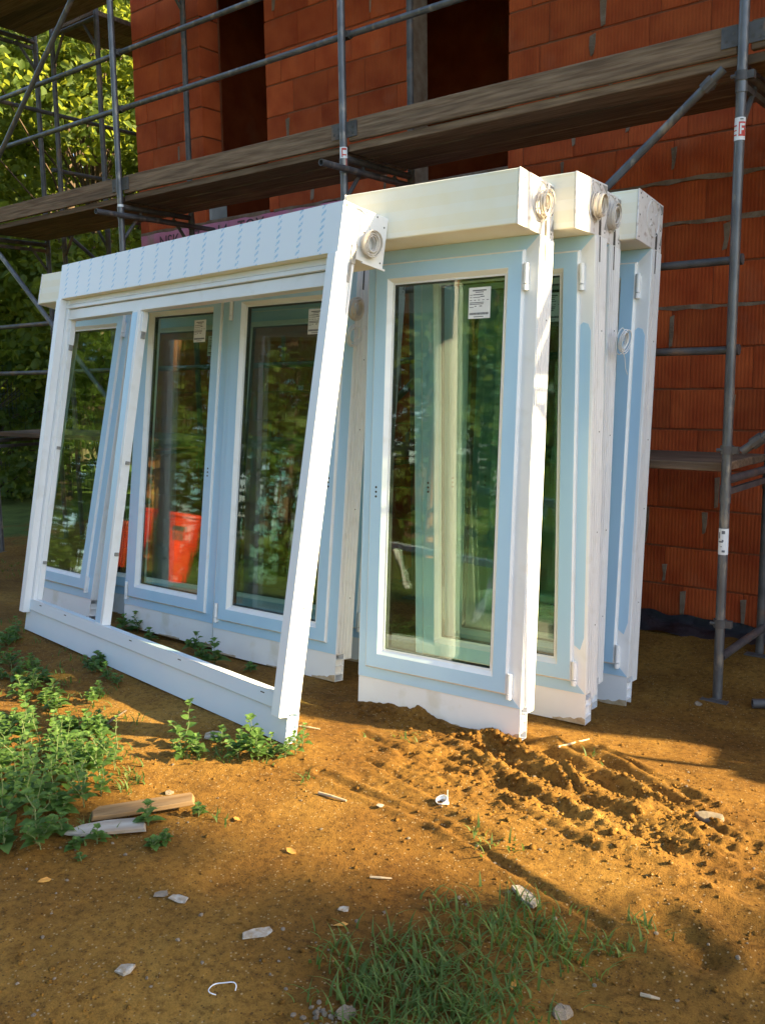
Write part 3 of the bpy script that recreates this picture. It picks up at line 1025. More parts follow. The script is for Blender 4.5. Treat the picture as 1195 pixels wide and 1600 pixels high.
    F_bars = [(0.42, 0.95, 0.17, 0.80, 1), (0.50, 0.60, 0.25, 0.72, 0), (0.60, 0.86, 0.62, 0.72, 0), (0.60, 0.78, 0.42, 0.51, 0), (0.08, 0.3, 0.2, 0.26, 1), (0.1, 0.3, 0.4, 0.45, 1), (0.06, 0.3, 0.6, 0.66, 1), (0.5, 0.7, 0.88, 0.93, 2)]
    def put(o):
        o.parent = sc; o.matrix_parent_inverse = inv
    put(sticker(sc, SX[3], YO, 2.69, 0.105, ang, 2.7, [M['paper'], M['sticker_red'], M['print']], F_bars))
    put(sticker(sc, SX[3], YO, 0.665, 0.135, ang, 2.5, [M['paper'], M['print'], M['print']], [(0.1, 0.2, 0.62, 0.86, 1), (0.35, 0.6, 0.80, 0.92, 1), (0.12, 0.45, 0.47, 0.53, 1), (0.38, 0.5, 0.5, 0.58, 1), (0.4, 0.62, 0.1, 0.18, 1), (0.3, 0.4, 0.3, 0.33, 1)]))
    ang = math.atan2(-YO, -SX[2])
    put(sticker(sc, SX[2], YO, 2.93, 0.14, ang, 2.6, [M['paper'], M['sticker_red']], [(0.3, 0.8, 0.62, 0.68, 1), (0.3, 0.42, 0.55, 0.95, 1), (0.42, 0.8, 0.86, 0.95, 1), (0.3, 0.8, 0.08, 0.16, 1), (0.3, 0.42, 0.1, 0.5, 1), (0.68, 0.8, 0.1, 0.5, 1)]))
    ang = math.atan2(-YO, -SX[1])
    put(sticker(sc, SX[1], YO, 2.93, 0.09, ang, 2.4, [M['paper'], M['print']], [(0.3, 0.8, 0.6, 0.7, 1)]))
    return sc
scaffold()

def side_scaffold():
    sc = empty('scaffold', (-8.0, 6.5, 0))
    tag(sc, 'dark tube scaffold turning the corner along the side of the house, under trees', 'scaffold')
    inv = Matrix.Translation(-sc.location)
    def add(mb, name, mat, smooth=True, bevel=0):
        o = mb.build(name, mat, bevel=bevel)
        if smooth: smooth_angle(o)
        o.parent = sc; o.matrix_parent_inverse = inv
        return o
    XI, XO = -7.67, -8.41
    ys = [5.43, 7.7, 10.0]
    for y in ys:
        for x in (XI, XO):
            zb = gz(x, y)
            add(MB().pipe((x, y, zb), (x, y, 6.0), TR, 12), 'post', M['steel_dark'])
        for zz in (3.15, 4.98):
            add(MB().tube([(XI, y, zz), (XO, y, zz)], 0.022, 10), 'transom', M['steel_dark'])
            for xx, s in ((XI, -1), (XO, 1)):
                add(MB().tube([(xx + s * 0.01, y, zz - 0.27), (xx + s * 0.2, y, zz - 0.02)], 0.014, 8), 'knee_brace', M['steel_dark'])
    for i in range(2):
        a, b = ys[i], ys[i + 1]
        for zz in (2.2, 4.26, 3.72):
            add(MB().pipe((XO - 0.05, a - (0.7 if zz > 4 else 0.05), zz), (XO - 0.05, b, zz), 0.02, 10), 'guard_rail', M['steel_dark'])
        add(MB().pipe((XI, a, 3.16), (XI, b, 3.16), 0.02, 10), 'ledger', M['steel_dark'])
        add(MB().pipe((XO - 0.04, a, 3.15), (XO - 0.04, b, 1.6), 0.02, 10), 'diagonal_brace', M['steel_dark'])
        for k in range(3):
            wd = 0.23
            o = MB().box(0.005, wd - 0.005, -(b - a) / 2, (b - a) / 2, -0.045, 0).build('deck_plank', M['wood'], bevel=0.004, loc=(XO + 0.02 + k * wd, (a + b) / 2, 5.06))
            o.parent = sc; o.matrix_parent_inverse = inv
side_scaffold()

# ------------------------------------------------------------------ window units
def film_piece(x0, x1, z0, z1, d0, d1, y, side, th=0.0009):
    """one mitred strip of film on a rectangular frame (inset d0..d1)"""
    if side == 'B': poly = [(x0 + d0, z0 + d0), (x1 - d0, z0 + d0), (x1 - d1, z0 + d1), (x0 + d1, z0 + d1)]
    if side == 'T': poly = [(x0 + d1, z1 - d1), (x1 - d1, z1 - d1), (x1 - d0, z1 - d0), (x0 + d0, z1 - d0)]
    if side == 'L': poly = [(x0 + d0, z0 + d0), (x0 + d1, z0 + d1), (x0 + d1, z1 - d1), (x0 + d0, z1 - d0)]
    if side == 'R': poly = [(x1 - d1, z0 + d1), (x1 - d0, z0 + d0), (x1 - d0, z1 - d0), (x1 - d1, z1 - d1)]
    return MB().prism(poly, y, y + th)

def coil(mb, cx, cy, cz, r0, loops, rt, seed, tilt=0.0, sx=0.010):
    q = random.Random(seed)
    pts = []
    rr, oy, oz, ox = r0, 0, 0, 0
    n = 22
    for l in range(loops):
        tr, ty, tz, tx = r0 * q.uniform(0.55, 1.12), q.uniform(-.1, .1) * r0, q.uniform(-.12, .12) * r0, q.uniform(0, 1) * sx
        for i in range(n):
            t = i / n
            a = 2 * math.pi * t
            r_ = rr + (tr - rr) * t; y_ = oy + (ty - oy) * t; z_ = oz + (tz - oz) * t; x_ = ox + (tx - ox) * t
            pts.append((cx + x_ + l * rt * 0.75 + tilt * r_ * math.sin(a), cy + y_ + r_ * math.cos(a), cz + z_ + 1.12 * r_ * math.sin(a)))
        rr, oy, oz, ox = tr, ty, tz, tx
    mb.tube(pts, rt, 6)

def ext_profile(W, s, h=0.145, d=0.072):
    """hollow PVC extension, open chambered end"""
    mb = MB()
    t = 0.0035
    mb.box(-W, 0, 0.003, 0.003 + t, 0, h)
    mb.box(-W, 0, d - t, d, 0, h)
    for zz in (0, 0.033, 0.078, 0.112, h - t):
        mb.box(-W, 0, 0.003 + t, d - t, zz, zz + t)
    mb.box(-W, -0.02, 0.032, 0.032 + t, t, 0.033)
    mb.box(-W, -0.012, 0.0066, d - t - 0.0001, 0.0372, 0.0775)
    mb.box(-W, -0.012, 0.0066, d - t - 0.0001, 0.0818, 0.1118)
    return mb

def label_on_glass(root_, x, z, y, w_=0.108, h_=0.135):
    lb = MB().box(x - w_ / 2, x + w_ / 2, y - 0.0007, y - 0.0002, z - h_ / 2, z + h_ / 2)
    o = lb.build('label_sticker', M['paper'], root_)
    p = MB()
    yy = y - 0.0011
    def bar(u0, u1, v0, v1):
        p.box(x - w_ / 2 + w_ * u0, x - w_ / 2 + w_ * u1, yy, yy + 0.0003, z - h_ / 2 + h_ * v0, z - h_ / 2 + h_ * v1)
    bar(.17, .80, .88, .92); bar(.3, .68, .83, .855); bar(.05, .17, .75, .77); bar(.2, .66, .75, .78); bar(.05, .15, .67, .69); bar(.2, .52, .67, .69); bar(.53, .72, .685, .715)
    for u in (.05, .24, .42, .62, .82):
        bar(u, u + .1, .58, .60)
    bar(.05, .7, .50, .525); bar(.05, .68, .45, .475); bar(.05, .24, .36, .38); bar(.28, .36, .38, .41); bar(.5, .62, .38, .41)
    u = .05
    q = random.Random(3)
    while u < .92:
        ww = q.uniform(.006, .02)
        bar(u, u + ww, .12, .19)
        u += ww + q.uniform(.004, .009)
    bar(.25, .7, .045, .07)
    p.build('printed_text', M['print'], root_)['kind'] = 'stuff'
    return o

def sash(root, x0, x1, z0, z1, hinge='R', label=True, holes=True, pale=False, seed=0):
    prof = [(0.0, -0.011), (0.007, -0.018), (0.072, -0.018), (0.088, 0.001), (0.088, 0.045), (0.0, 0.045)]
    s = MB().ring(x0, x1, z0, z1, prof).build('sash', M['pvc'], root)
    for side in 'BTLR':
        f = film_piece(x0, x1, z0, z1, 0.0085, 0.0705, -0.0191, side)
        f.build('protective_film', M['film_pale'] if pale else M['film'], s)
    MB().ring(x0 + 0.066, x1 - 0.066, z0 + 0.066, z1 - 0.066, [(0.0215, 0.004), (0.031, 0.004), (0.031, 0.010), (0.0215, 0.010)]).build('glazing_bead', M['pvc'], s)
    gx0, gx1, gz0, gz1 = x0 + 0.090, x1 - 0.090, z0 + 0.090, z1 - 0.090
    MB().ring(gx0 + 0.003, gx1 - 0.003, gz0 + 0.003, gz1 - 0.003, [(0.0, 0.011), (0.009, 0.011), (0.009, 0.034), (0.0, 0.034)]).build('spacer_gasket', M['rubber'], s)
    MB().box(gx0 - 0.001, gx1 + 0.001, 0.0105, 0.0345, gz0 - 0.001, gz1 + 0.001).build('glass_pane', M['glass'], s)
    hx = x1 + 0.012 if hinge == 'R' else x0 - 0.012
    for zz, l in ((z1 - 0.10, 0.085), (z0 + 0.055, 0.085)):
        mb = MB().tube([(hx, -0.017, zz - l / 2), (hx, -0.017, zz + l / 2)], 0.0105, 12)
        mb.tube([(hx, -0.017, zz - l / 2 - 0.028), (hx, -0.017, zz - l / 2 - 0.004)], 0.0115, 12)
        mb.box(hx - 0.009, hx + 0.009, -0.010, 0.001, zz - l / 2 - 0.026, zz + l / 2 - 0.01)
        smooth_angle(mb.build('hinge', M['pvc'], s))
    if holes:
        bx = x0 + 0.04 if hinge == 'R' else x1 - 0.04
        mb = MB()
        for dz in (-.022, 0, .022):
            mb.tube([(bx, -0.0200, 1.05 + dz), (bx, -0.0188, 1.05 + dz)], 0.0055, 10)
        mb.build('handle_hole', M['rubber'], s)['kind'] = 'stuff'
    if label:
        label_on_glass(s, gx1 - 0.13, gz1 - 0.115, 0.0105)
    return s

def shutter_box(root, W, y0, y1, z0, z1, front_mat, plate_mat, seed, coil_c=None, ext_side=False, coil_on=True):
    b = MB().box(-W + 0.006, -0.006, y0, y1, z0, z1).build('shutter_box', front_mat, root, bevel=0.004)
    for (xa, xb, nm) in ((-0.006, 0.001, 'end_plate'), (-W - 0.001, -W + 0.006, 'end_plate')):
        pl = MB().box(xa, xb, y0 - 0.002, y1 + 0.002, z0 - 0.003, z1 + 0.002).build(nm, plate_mat, b, bevel=0.002)
        if nm == 'end_plate' and xb > -0.1:
            q = random.Random(seed)
            sc_ = MB()
            for fy, fz in ((.06, .06), (.06, .5), (.06, .93), (.93, .08), (.93, .45), (.93, .8), (.5, .95), (.75, .95), (.3, .95), (.12, .86), (.5, .55), (.55, .45)):
                yy, zz = y0 + (y1 - y0) * fy, z0 + (z1 - z0) * fz
                sc_.tube([(0.0012, yy, zz), (0.0022, yy, zz)], 0.0042, 7)
            sc_.build('screw', M['slot'], b)['kind'] = 'stuff'
            # round cover rim and moulded ribs
            cy, cz = (y0 + y1) / 2 + (0.03 if not ext_side else -0.05), (z0 + z1) / 2 + 0.02
            rim = MB()
            pts = [(0.0022, cy + 0.082 * math.cos(t), cz + 0.082 * math.sin(t)) for t in [2 * math.pi * k / 32 for k in range(32)]]
            rim.tube(pts, 0.0026, 6, closed=True)
            for t in (0.6, 2.2, 3.9, 5.2):
                rim.tube([(0.002, cy + 0.03 * math.cos(t), cz + 0.03 * math.sin(t)), (0.002, cy + 0.08 * math.cos(t), cz + 0.08 * math.sin(t))], 0.002, 5)
            rim.build('bearing_rim', plate_mat, b)
            ya, yb_ = (y1 - 0.004, y1 - 0.06) if not ext_side else (y0 + 0.004, y0 + 0.06)
            MB().add([(0.0016, ya, z1 - 0.006), (0.0016, yb_, z1 - 0.006), (0.0016, ya, z1 - 0.045)], [(0, 1, 2)]).build('corner_recess', M['concrete'], b)
            MB().add([(0.0016, ya, z0 + 0.03), (0.0016, ya, z0 + 0.085), (0.0016, ya + (yb_ - ya) * 0.5, z0 + 0.03)], [(0, 1, 2)]).build('corner_recess', M['concrete'], b)
            if coil_on:
                cb = MB()
                ccy, ccz = coil_c
                coil(cb, 0.007, ccy, ccz, 0.049, 13, 0.0029, seed, 0.12, 0.016)
                smooth_angle(cb.build('cable_coil', M['cable'], b), 1.2)
    return b

def unit(name, label, P0, yaw, lean, W, s=1.0, sashes=1, right='none', film_lr='L', seed=1, hinge='R', coil_on=True, stickers=True, pale=False, group=None, boxplate=None, coil_pos=None):
    """window element seen from its room side: extension, frame, sash, guide rails, shutter box"""
    root = empty(name, P0, (0, 0, 0))
    root.rotation_mode = 'XYZ'
    root.matrix_world = Matrix.Translation(P0) @ Matrix.Rotation(rad(yaw), 4, 'Z') @ Matrix.Rotation(-rad(lean), 4, 'X') @ Matrix.Scale(s, 4)
    tag(root, label, 'window', group, 'thing')
    W = W / s
    H0, H1, H2 = 0.145, 2.172, 2.392
    ext_profile(W, s, H0).build('frame_extension', M['pvc_dirty'], root)
    qm = random.Random(seed)
    for (ma, mb_, mh) in ((-0.16, 0.0, 0.034), (-W, -W + 0.2, 0.012), (-0.5, -0.3, 0.010)):
        n_ = 9
        poly = [(ma + (mb_ - ma) * k / n_, 0.0005) for k in range(n_ + 1)] + [(mb_ - (mb_ - ma) * k / n_, 0.004 + mh * qm.uniform(.5, 1) * (1 - 0.8 * k / n_)) for k in range(n_ + 1)]
        MB().prism(poly, 0.0016, 0.0032).build('mud_stain', M['mud'], root)
    fr = MB().ring(-W, 0, H0, H1, [(0, 0), (0.068, 0), (0.068, 0.07), (0, 0.07)]).build('frame', M['pvc'], root)
    # stepped outer sides
    for xs in (0.0, -W):
        sg = 1 if xs == 0 else -1
        mb = MB()
        for ya, yb in ((0.004, 0.020), (0.025, 0.046), (0.050, 0.069)):
            mb.box(min(xs, xs + sg * 0.004), max(xs, xs + sg * 0.004), ya, yb, H0 + 0.004, H1 - 0.004)
        mb.build('jamb_rib', M['pvc'], fr)
        mb = MB()
        x0, x1 = (-0.05, 0.004) if xs == 0 else (-W - 0.004, -W + 0.05)
        mb.box(x0, x1, 0.0725, 0.098, 0.112, H1 - 0.003)
        mb.box(x0, x1, 0.1005, 0.128, 0.112, H1 - 0.003)
        mb.box(x0 + 0.004, x1 - 0.004, 0.097, 0.102, 0.114, H1 - 0.005)
        mb.build('guide_rail', M['pvc'], root, bevel=0.0015)
        if xs == 0:
            dt = MB()
            q = random.Random(seed + 5)
            for zz in (0.55, 0.95, 1.3, 1.72):
                dt.tube([(0.0045, 0.085, zz + q.uniform(-.1, .1)), (0.0056, 0.085, zz + 0.0001)], 0.0035, 6)
            dt = MB()
            for zz in (0.5, 0.92, 1.35, 1.75):
                z_ = zz + q.uniform(-.08, .08)
                dt.tube([(0.0042, 0.086, z_), (0.0052, 0.086, z_)], 0.0035, 7)
            dt.build('screw', M['slot'], root)['kind'] = 'stuff'
    for side in 'BT' + film_lr:
        film_piece(-W, 0, H0, H1, 0.002, 0.066, -0.0011, side).build('protective_film', M['film_pale'] if pale else M['film'], fr)
    if right == 'strip':
        zt, zb_ = 1.80, 0.36
        poly = [(-0.058, zb_ + 0.01), (-0.03, zb_ - 0.01), (-0.012, zb_ + 0.05), (-0.010, zt - 0.03), (-0.022, zt), (-0.045, zt + 0.008), (-0.058, zt - 0.004)]
        MB().prism(poly, -0.0014, -0.0004).build('protective_film', M['film'], fr)
    xs = [-W + 0.048, -0.062] if sashes == 1 else None
    if sashes == 1:
        sash(root, -W + 0.048, -0.062, 0.200, 2.112, hinge, stickers, True, pale, seed)
    else:
        mid = -W / 2
        MB().box(mid - 0.04, mid + 0.04, 0.001, 0.07, H0 + 0.069, H1 - 0.069).build('mullion', M['pvc'], root)
        sash(root, -W + 0.048, mid - 0.016, 0.200, 2.112, 'L', stickers, True, pale, seed)
        sash(root, mid + 0.016, -0.062, 0.200, 2.112, 'R', stickers, True, pale, seed + 1)
    cp = coil_pos or (-0.02, H1 + 0.115)
    shutter_box(root, W, -0.203, 0.126, H1 + 0.001, H2, M['foam'], boxplate or M['plate'], seed, cp, coil_on=coil_on)
    mb = MB()
    mb.box(0.0015, 0.0045, 0.040, 0.052, H1 - 0.11, H1 - 0.004)
    mb.box(0.0012, 0.0042, 0.038, 0.056, H1 + 0.002, H1 + 0.075)
    mb.build('belt_slot', M['slot'], root)
    return root

def outer_unit(name, label, P0, yaw, lean, W, s=1.0):
    """wide two-light frame seen from its weather side, sashes taken out"""
    root = empty(name, P0)
    root.matrix_world = Matrix.Translation(P0) @ Matrix.Rotation(rad(yaw), 4, 'Z') @ Matrix.Rotation(-rad(lean), 4, 'X') @ Matrix.Scale(s, 4)
    tag(root, label, 'window', kind='thing')
    H0, H1, H2 = 0.135, 2.156, 2.380
    ext_profile(W, 1, H0, 0.066).build('frame_extension', M['film_pale'], root)
    # bottom rail, head, jambs, mullion
    MB().box(-W + 0.03, -0.046, -0.006, 0.062, H0 + 0.001, 0.205).build('bottom_rail', M['film_pale'], root, bevel=0.003)
    MB().box(-W + 0.03, -0.046, -0.0065, 0.0, 0.2052, 0.2085).build('rail_lip', M['pvc'], root)
    mb = MB()
    mb.box(-W + 0.04, -0.05, 0.010, 0.062, 2.03, 2.094)
    mb.box(-W + 0.04, -0.05, -0.004, 0.062, 2.098, 2.120)
    mb.box(-W + 0.04, -0.05, 0.004, 0.062, 2.124, H1 - 0.001)
    mb.build('head_rail', M['pvc'], root, bevel=0.002)
    for xs in (0, 1):
        f = (lambda a: a) if xs == 0 else (lambda a: -W - a)
        def bx(mb, a, b, *r):
            a, b = f(a), f(b)
            mb.box(min(a, b), max(a, b), *r)
        mb = MB()
        bx(mb, -0.085, -0.002, 0.0, 0.062, H0 + 0.001, H1 - 0.001)
        bx(mb, -0.095, -0.0851, 0.022, 0.056, 0.21, 2.03)
        mb.build('jamb', M['pvc'], root, bevel=0.002)
        mb = MB()
        bx(mb, -0.056, 0.003, -0.046, -0.001, 0.118, H1 - 0.002)
        mb.build('guide_rail', M['pvc'], root, bevel=0.002)
        mb = MB()
        bx(mb, -0.002, 0.002, 0.004, 0.026, H0 + 0.002, H1 - 0.004)
        bx(mb, -0.002, 0.002, 0.031, 0.045, H0 + 0.002, H1 - 0.004)
        bx(mb, -0.002, 0.002, 0.049, 0.061, H0 + 0.002, H1 - 0.004)
        mb.build('jamb_rib', M['pvc'], root)
        mb = MB()
        bx(mb, -0.0555, 0.0, -0.0472, -0.0464, 0.12, H1 - 0.004)
        mb.build('printed_film', M['film_print'], root)
        if xs == 0:
            mb = MB()
            for zz in (0.22, 0.255, 0.60, 0.98, 1.02, 1.5, 1.86):
                mb.tube([(0.0018, 0.016, zz), (0.003, 0.016, zz)], 0.004, 7)
            mb.build('screw', M['slot'], root)['kind'] = 'stuff'
    MX0, MX1 = -1.83, -1.74
    MB().box(MX0, MX1, 0.006, 0.060, 0.206, 2.0299).build('mullion', M['pvc'], root, bevel=0.002)
    MB().box(MX0 - 0.001, MX0 - 0.0001, 0.010, 0.056, 0.215, 2.02).build('protective_film', M['film'], root)
    MB().box(MX0 + 0.004, MX0 + 0.062, 0.0048, 0.0058, 0.215, 2.02).build('protective_film', M['film'], root)
    # striker plates on the inner faces
    mb = MB()
    for xx, zz, l in ((-W + 0.0955, 1.86, 0.05), (MX1 + 0.0005, 1.90, 0.06), (-W + 0.0955, 0.45, 0.02), (MX1 + 0.0005, 1.15, 0.02), (-W + 0.0955, 1.2, 0.02), (MX1 + 0.0005, 0.62, 0.02)):
        MB().box(xx, xx + 0.010, 0.028, 0.052, zz - l / 2, zz + l / 2).build('striker_plate', M['zinc'], root, bevel=0.001)
    mb = MB()
    for xx, zz in ((-W + 0.0955, 1.96), (MX1 + 0.0005, 2.0)):
        MB().box(xx, xx + 0.014, 0.018, 0.054, zz - 0.09, zz + 0.02).build('guide_stop', M['pvc'], root, bevel=0.002)
    mb = MB()
    for xx in (-W + 0.2, -W + 0.55, -1.4, -0.9, -0.2):
        mb.box(xx, xx + 0.028, -0.0068, -0.0059, 0.185, 0.190)
    mb.build('drain_slot', M['slot'], root)['kind'] = 'stuff'
    b = shutter_box(root, W, -0.036, 0.232, H1, H2, M['foam'], M['plate_clean'], 4, (0.125, H1 + 0.075), ext_side=True)
    MB().box(-W + 0.002, 0.0005, -0.0385, -0.0372, H1 + 0.001, H2 - 0.001).build('printed_film', M['film_print'], b)
    mb = MB()
    mb.box(0.0035, 0.0075, 0.034, 0.062, H1 - 0.03, H1 + 0.06)
    mb.box(0.0022, 0.0036, 0.030, 0.046, H1 - 0.115, H1 - 0.03)
    mb.build('belt_bracket', M['zinc'], root, bevel=0.001)
    mb = MB().box(0.001, 0.010, 0.10, 0.240, H1 - 0.012, H1 - 0.004)
    mb.build('plate_lip', M['plate_clean'], root)
    return root

GW = None
outer_unit('window', 'wide white two-light window frame without sashes, leaning in front, blue-printed shutter box', (-2.612, 2.584, 0.055), -7.5, 10.92, 2.75, 0.965)
unit('window', 'leaning window with cream box end sticking out past the wide empty frame', (-5.33, 3.440, -0.02), -2.2, 13.0, 0.91, 1.0128, film_lr='LR', seed=21, stickers=False, hinge='R')
unit('window', 'narrow blue-filmed window whose pane mirrors a red bin, behind the wide frame', (-4.06, 3.437, 0.015), 0.06, 7.4, 0.861, 0.99, film_lr='LR', seed=22, hinge='L')
unit('window', 'blue-filmed window leaning right behind the end post of the wide empty frame', (-3.082, 3.432, 0.0), 0.97, 6.93, 0.95, 1.0, film_lr='LR', seed=23, hinge='L', coil_pos=(-0.02, 1.95))
unit('window', 'tall blue-filmed window with labelled pane, fully seen, at the head of the leaning stack', (-1.898, 3.308, 0.0), 3.44, 4.23, 0.875, 1.0, film_lr='L', seed=24)
unit('window', 'window second in the stack, blue film strip and sunlit foot beside the churned sand', (-1.8235, 3.794, -0.06), 3.5, 0.4, 0.948, 1.038, film_lr='L', right='strip', seed=25)
unit('window', 'window third in the stack, mostly hidden, white cable loop hanging on its edge', (-1.922, 4.070, -0.09), 3.5, 3.0, 0.92, 1.0577, film_lr='L', seed=26)
unit('window', 'window last in the stack, plain box end without cable, nearest the brick wall', (-1.846, 4.316, -0.13), 3.5, 5.2, 0.97, 1.0833, film_lr='L', right='strip', seed=27, coil_on=False)
unit('window', 'wide double window at the very back behind the blue-filmed ones', (-3.27, 3.905, -0.06), 3.4, 9.0, 2.4, 1.0, sashes=2, film_lr='LR', seed=28)

# thin white cable hanging loose on the stack
mb = MB()
coil(mb, 0, 0, 0, 0.055, 9, 0.0026, 77, 0.25, 0.03)
mb.tube([(0.01, 0.03, -0.05), (0.012, 0.05, -0.08), (0.012, 0.06, -0.13), (0.01, 0.09, -0.16)], 0.0022, 5)
o = mb.build('cable_loop', M['cable_white'], None)
smooth_angle(o, 1.2)
o.location = (-1.885, 4.215, 1.745)
tag(o, 'loose loop of thin white cable hanging between the last two stacked windows', 'cable')
mb = MB()
coil(mb, 0, 0, 0, 0.050, 6, 0.0026, 78, 0.25, 0.02)
o = mb.build('cable_loop', M['cable_white'], None)
smooth_angle(o, 1.2)
o.location = (-3.072, 3.62, 1.80)
o.rotation_euler = (rad(-6), 0, 0)
tag(o, 'thin white cable loop in the gap behind the wide frame post', 'cable')

# ------------------------------------------------------------------ plants
def leaf_cards(P, N, size, aspect, rng, fold=0.18, jit=0.9):
    """oval leaves: 6-corner fans split in 2 quads, folded at the midrib"""
    n = len(P)
    D = N + jit * rng.normal(size=(n, 3))
    D /= np.linalg.norm(D, axis=1, keepdims=True) + 1e-9
    U = np.cross(D, rng.normal(size=(n, 3)))
    U /= np.linalg.norm(U, axis=1, keepdims=True) + 1e-9
    W = np.cross(D, U)
    s = (size * rng.uniform(0.65, 1.25, n))[:, None]
    wv = s * aspect
    a = P - 0.5 * s * U
    tip = P + 0.5 * s * U - 0.12 * s * D
    l1 = P - 0.12 * s * U + wv * W + fold * s * D
    l2 = P + 0.2 * s * U + 0.75 * wv * W + fold * 0.7 * s * D
    r1 = P - 0.12 * s * U - wv * W + fold * s * D
    r2 = P + 0.2 * s * U - 0.75 * wv * W + fold * 0.7 * s * D
    V = np.stack([a, l1, l2, tip, r2, r1], 1).reshape(-1, 3)
    i = np.arange(n)[:, None] * 6
    F = np.concatenate([i + np.array([[0, 1, 2, 3]]), i + np.array([[0, 3, 4, 5]])], 0)
    return V, F

def crown_points(centers, rng, per, shell=0.5):
    P, N = [], []
    for (c, r) in centers:
        n = int(per * r[0] * r[1])
        d = rng.normal(size=(n, 3)); d /= np.linalg.norm(d, axis=1, keepdims=True)
        q = rng.random(n) ** (shell * 0.6)
        k = d * q[:, None] * np.array(r)
        P.append(k + np.array(c)); N.append(d * 0.6 + np.array([0, 0, 0.6]))
    return np.concatenate(P), np.concatenate(N)

def make_tree(name, label, base, height, spread, leaf, density, seed, low=0.15, mat=None, bark=None, group=None, cat='tree', trunk_r=0.14, nclump=46, kind=None):
    rng = np.random.default_rng(seed)
    x, y = base
    z0 = gz(x, y) - 0.05
    root = empty(name, (x, y, z0))
    tag(root, label, cat, group, kind)
    mb = MB()
    tp = [Vector((0, 0, 0))]
    for i in range(1, 7):
        tp.append(Vector((rng.normal() * 0.10 * i / 3, rng.normal() * 0.10 * i / 3, height * 0.92 * i / 6)))
    mb.tube(tp, [trunk_r * (1 - 0.8 * i / 6) for i in range(7)], 9)
    cl = []
    for k in range(nclump):
        t = low + (1 - low) * rng.random() ** 0.9
        rr = spread * (math.sin(math.pi * min(1, (t - low) / (1 - low) * 0.78 + 0.16)) ** 0.7) * rng.uniform(0.35, 1.0)
        an = rng.uniform(0, 2 * math.pi)
        c = Vector((rr * math.cos(an), rr * math.sin(an), height * t))
        i = min(5, int(t / 0.92 * 6 * 0.75))
        st = tp[i]
        midp = (st + c) / 2 + Vector((0, 0, 0.15 * rr))
        mb.tube([st, midp, c], [trunk_r * 0.26 * (1 - i / 8), trunk_r * 0.15, 0.008], 5)
        r0 = rng.uniform(0.45, 0.95) * spread * 0.36
        cl.append((c, (r0, r0, r0 * rng.uniform(0.5, 0.8))))
    smooth_angle(mb.build('trunk', bark or M['bark'], root), 1.2)
    P, N = crown_points(cl, rng, density)
    V, F = leaf_cards(P, N, leaf, 0.36, rng)
    tint = np.repeat(np.clip(rng.normal(0.45, 0.25, len(P)) + 0.25 * np.sin(P[:, 0] * 2.1 + P[:, 2] * 1.7), 0, 1), 6)
    me = np_mesh('crown', V, F, mat or M['leaf'], {'tint': tint})
    o = bpy.data.objects.new('crown', me)
    COL.objects.link(o)
    o.parent = root
    return root

make_tree('broadleaf_tree', 'leafy lime tree lit from behind, standing beyond the scaffold corner', (-11.8, 8.1), 9.0, 2.6, 0.135, 560, 101, 0.14, nclump=78, trunk_r=0.10)
make_tree('broadleaf_tree', 'taller leafy tree farther back in the wood, left of the house', (-16.2, 10.6), 12.0, 3.6, 0.17, 440, 102, 0.06)
make_tree('broadleaf_tree', 'leafy tree close to the far house corner, branches hanging by the wall', (-11.2, 10.9), 9.5, 2.6, 0.14, 480, 103, 0.14)
make_tree('broadleaf_tree', 'low bushy tree at the edge of the yard, beyond the dark mesh fence', (-14.8, 6.9), 8.0, 2.7, 0.145, 480, 104, 0.04, nclump=66, trunk_r=0.10)
make_tree('broadleaf_tree', 'slim tree at the back of the wood behind the other trees', (-20.0, 14.2), 13.0, 4.0, 0.22, 300, 105, 0.03)
make_tree('broadleaf_tree', 'broad old tree deep in the wood, dark at its foot', (-23.5, 12.2), 14.0, 4.6, 0.25, 260, 107, 0.03)
make_tree('broadleaf_tree', 'spreading tree at the rear edge of the wood toward the house', (-17.5, 16.8), 13.0, 4.2, 0.22, 280, 108, 0.03)
for i, (bx, by, hh, lab) in enumerate([(-12.6, 6.7, 2.6, 'dark shrub under the trees just behind the mesh fence'), (-14.0, 8.3, 3.2, 'tall dark shrub between the lime tree and the bushy tree'), (-16.8, 8.6, 3.0, 'wide shrub in the gloom at the wood edge'), (-11.3, 9.4, 2.8, 'shrub in the shade of the house corner, behind the scaffold')]):
    make_tree('shrub', lab, (bx, by), hh, 1.5, 0.12, 700, 120 + i, 0.02, mat=M['leaf_dark'], cat='shrub', trunk_r=0.05, nclump=34)
# tree outside the picture on the right, its shade lies on the foreground
make_tree('broadleaf_tree', 'round crowned tree to the right of the house that shades the foreground', (9.64, 5.33), 7.0, 2.0, 0.12, 760, 106, 0.28, nclump=120)

make_tree('broadleaf_tree', 'unseen bare-stemmed tree with a small high crown, added to shade the left weeds', (13.66, 8.5), 11.2, 1.15, 0.13, 1100, 109, 0.745, nclump=60, trunk_r=0.11)  # unseen, crown set high so its shade reaches only the left foreground

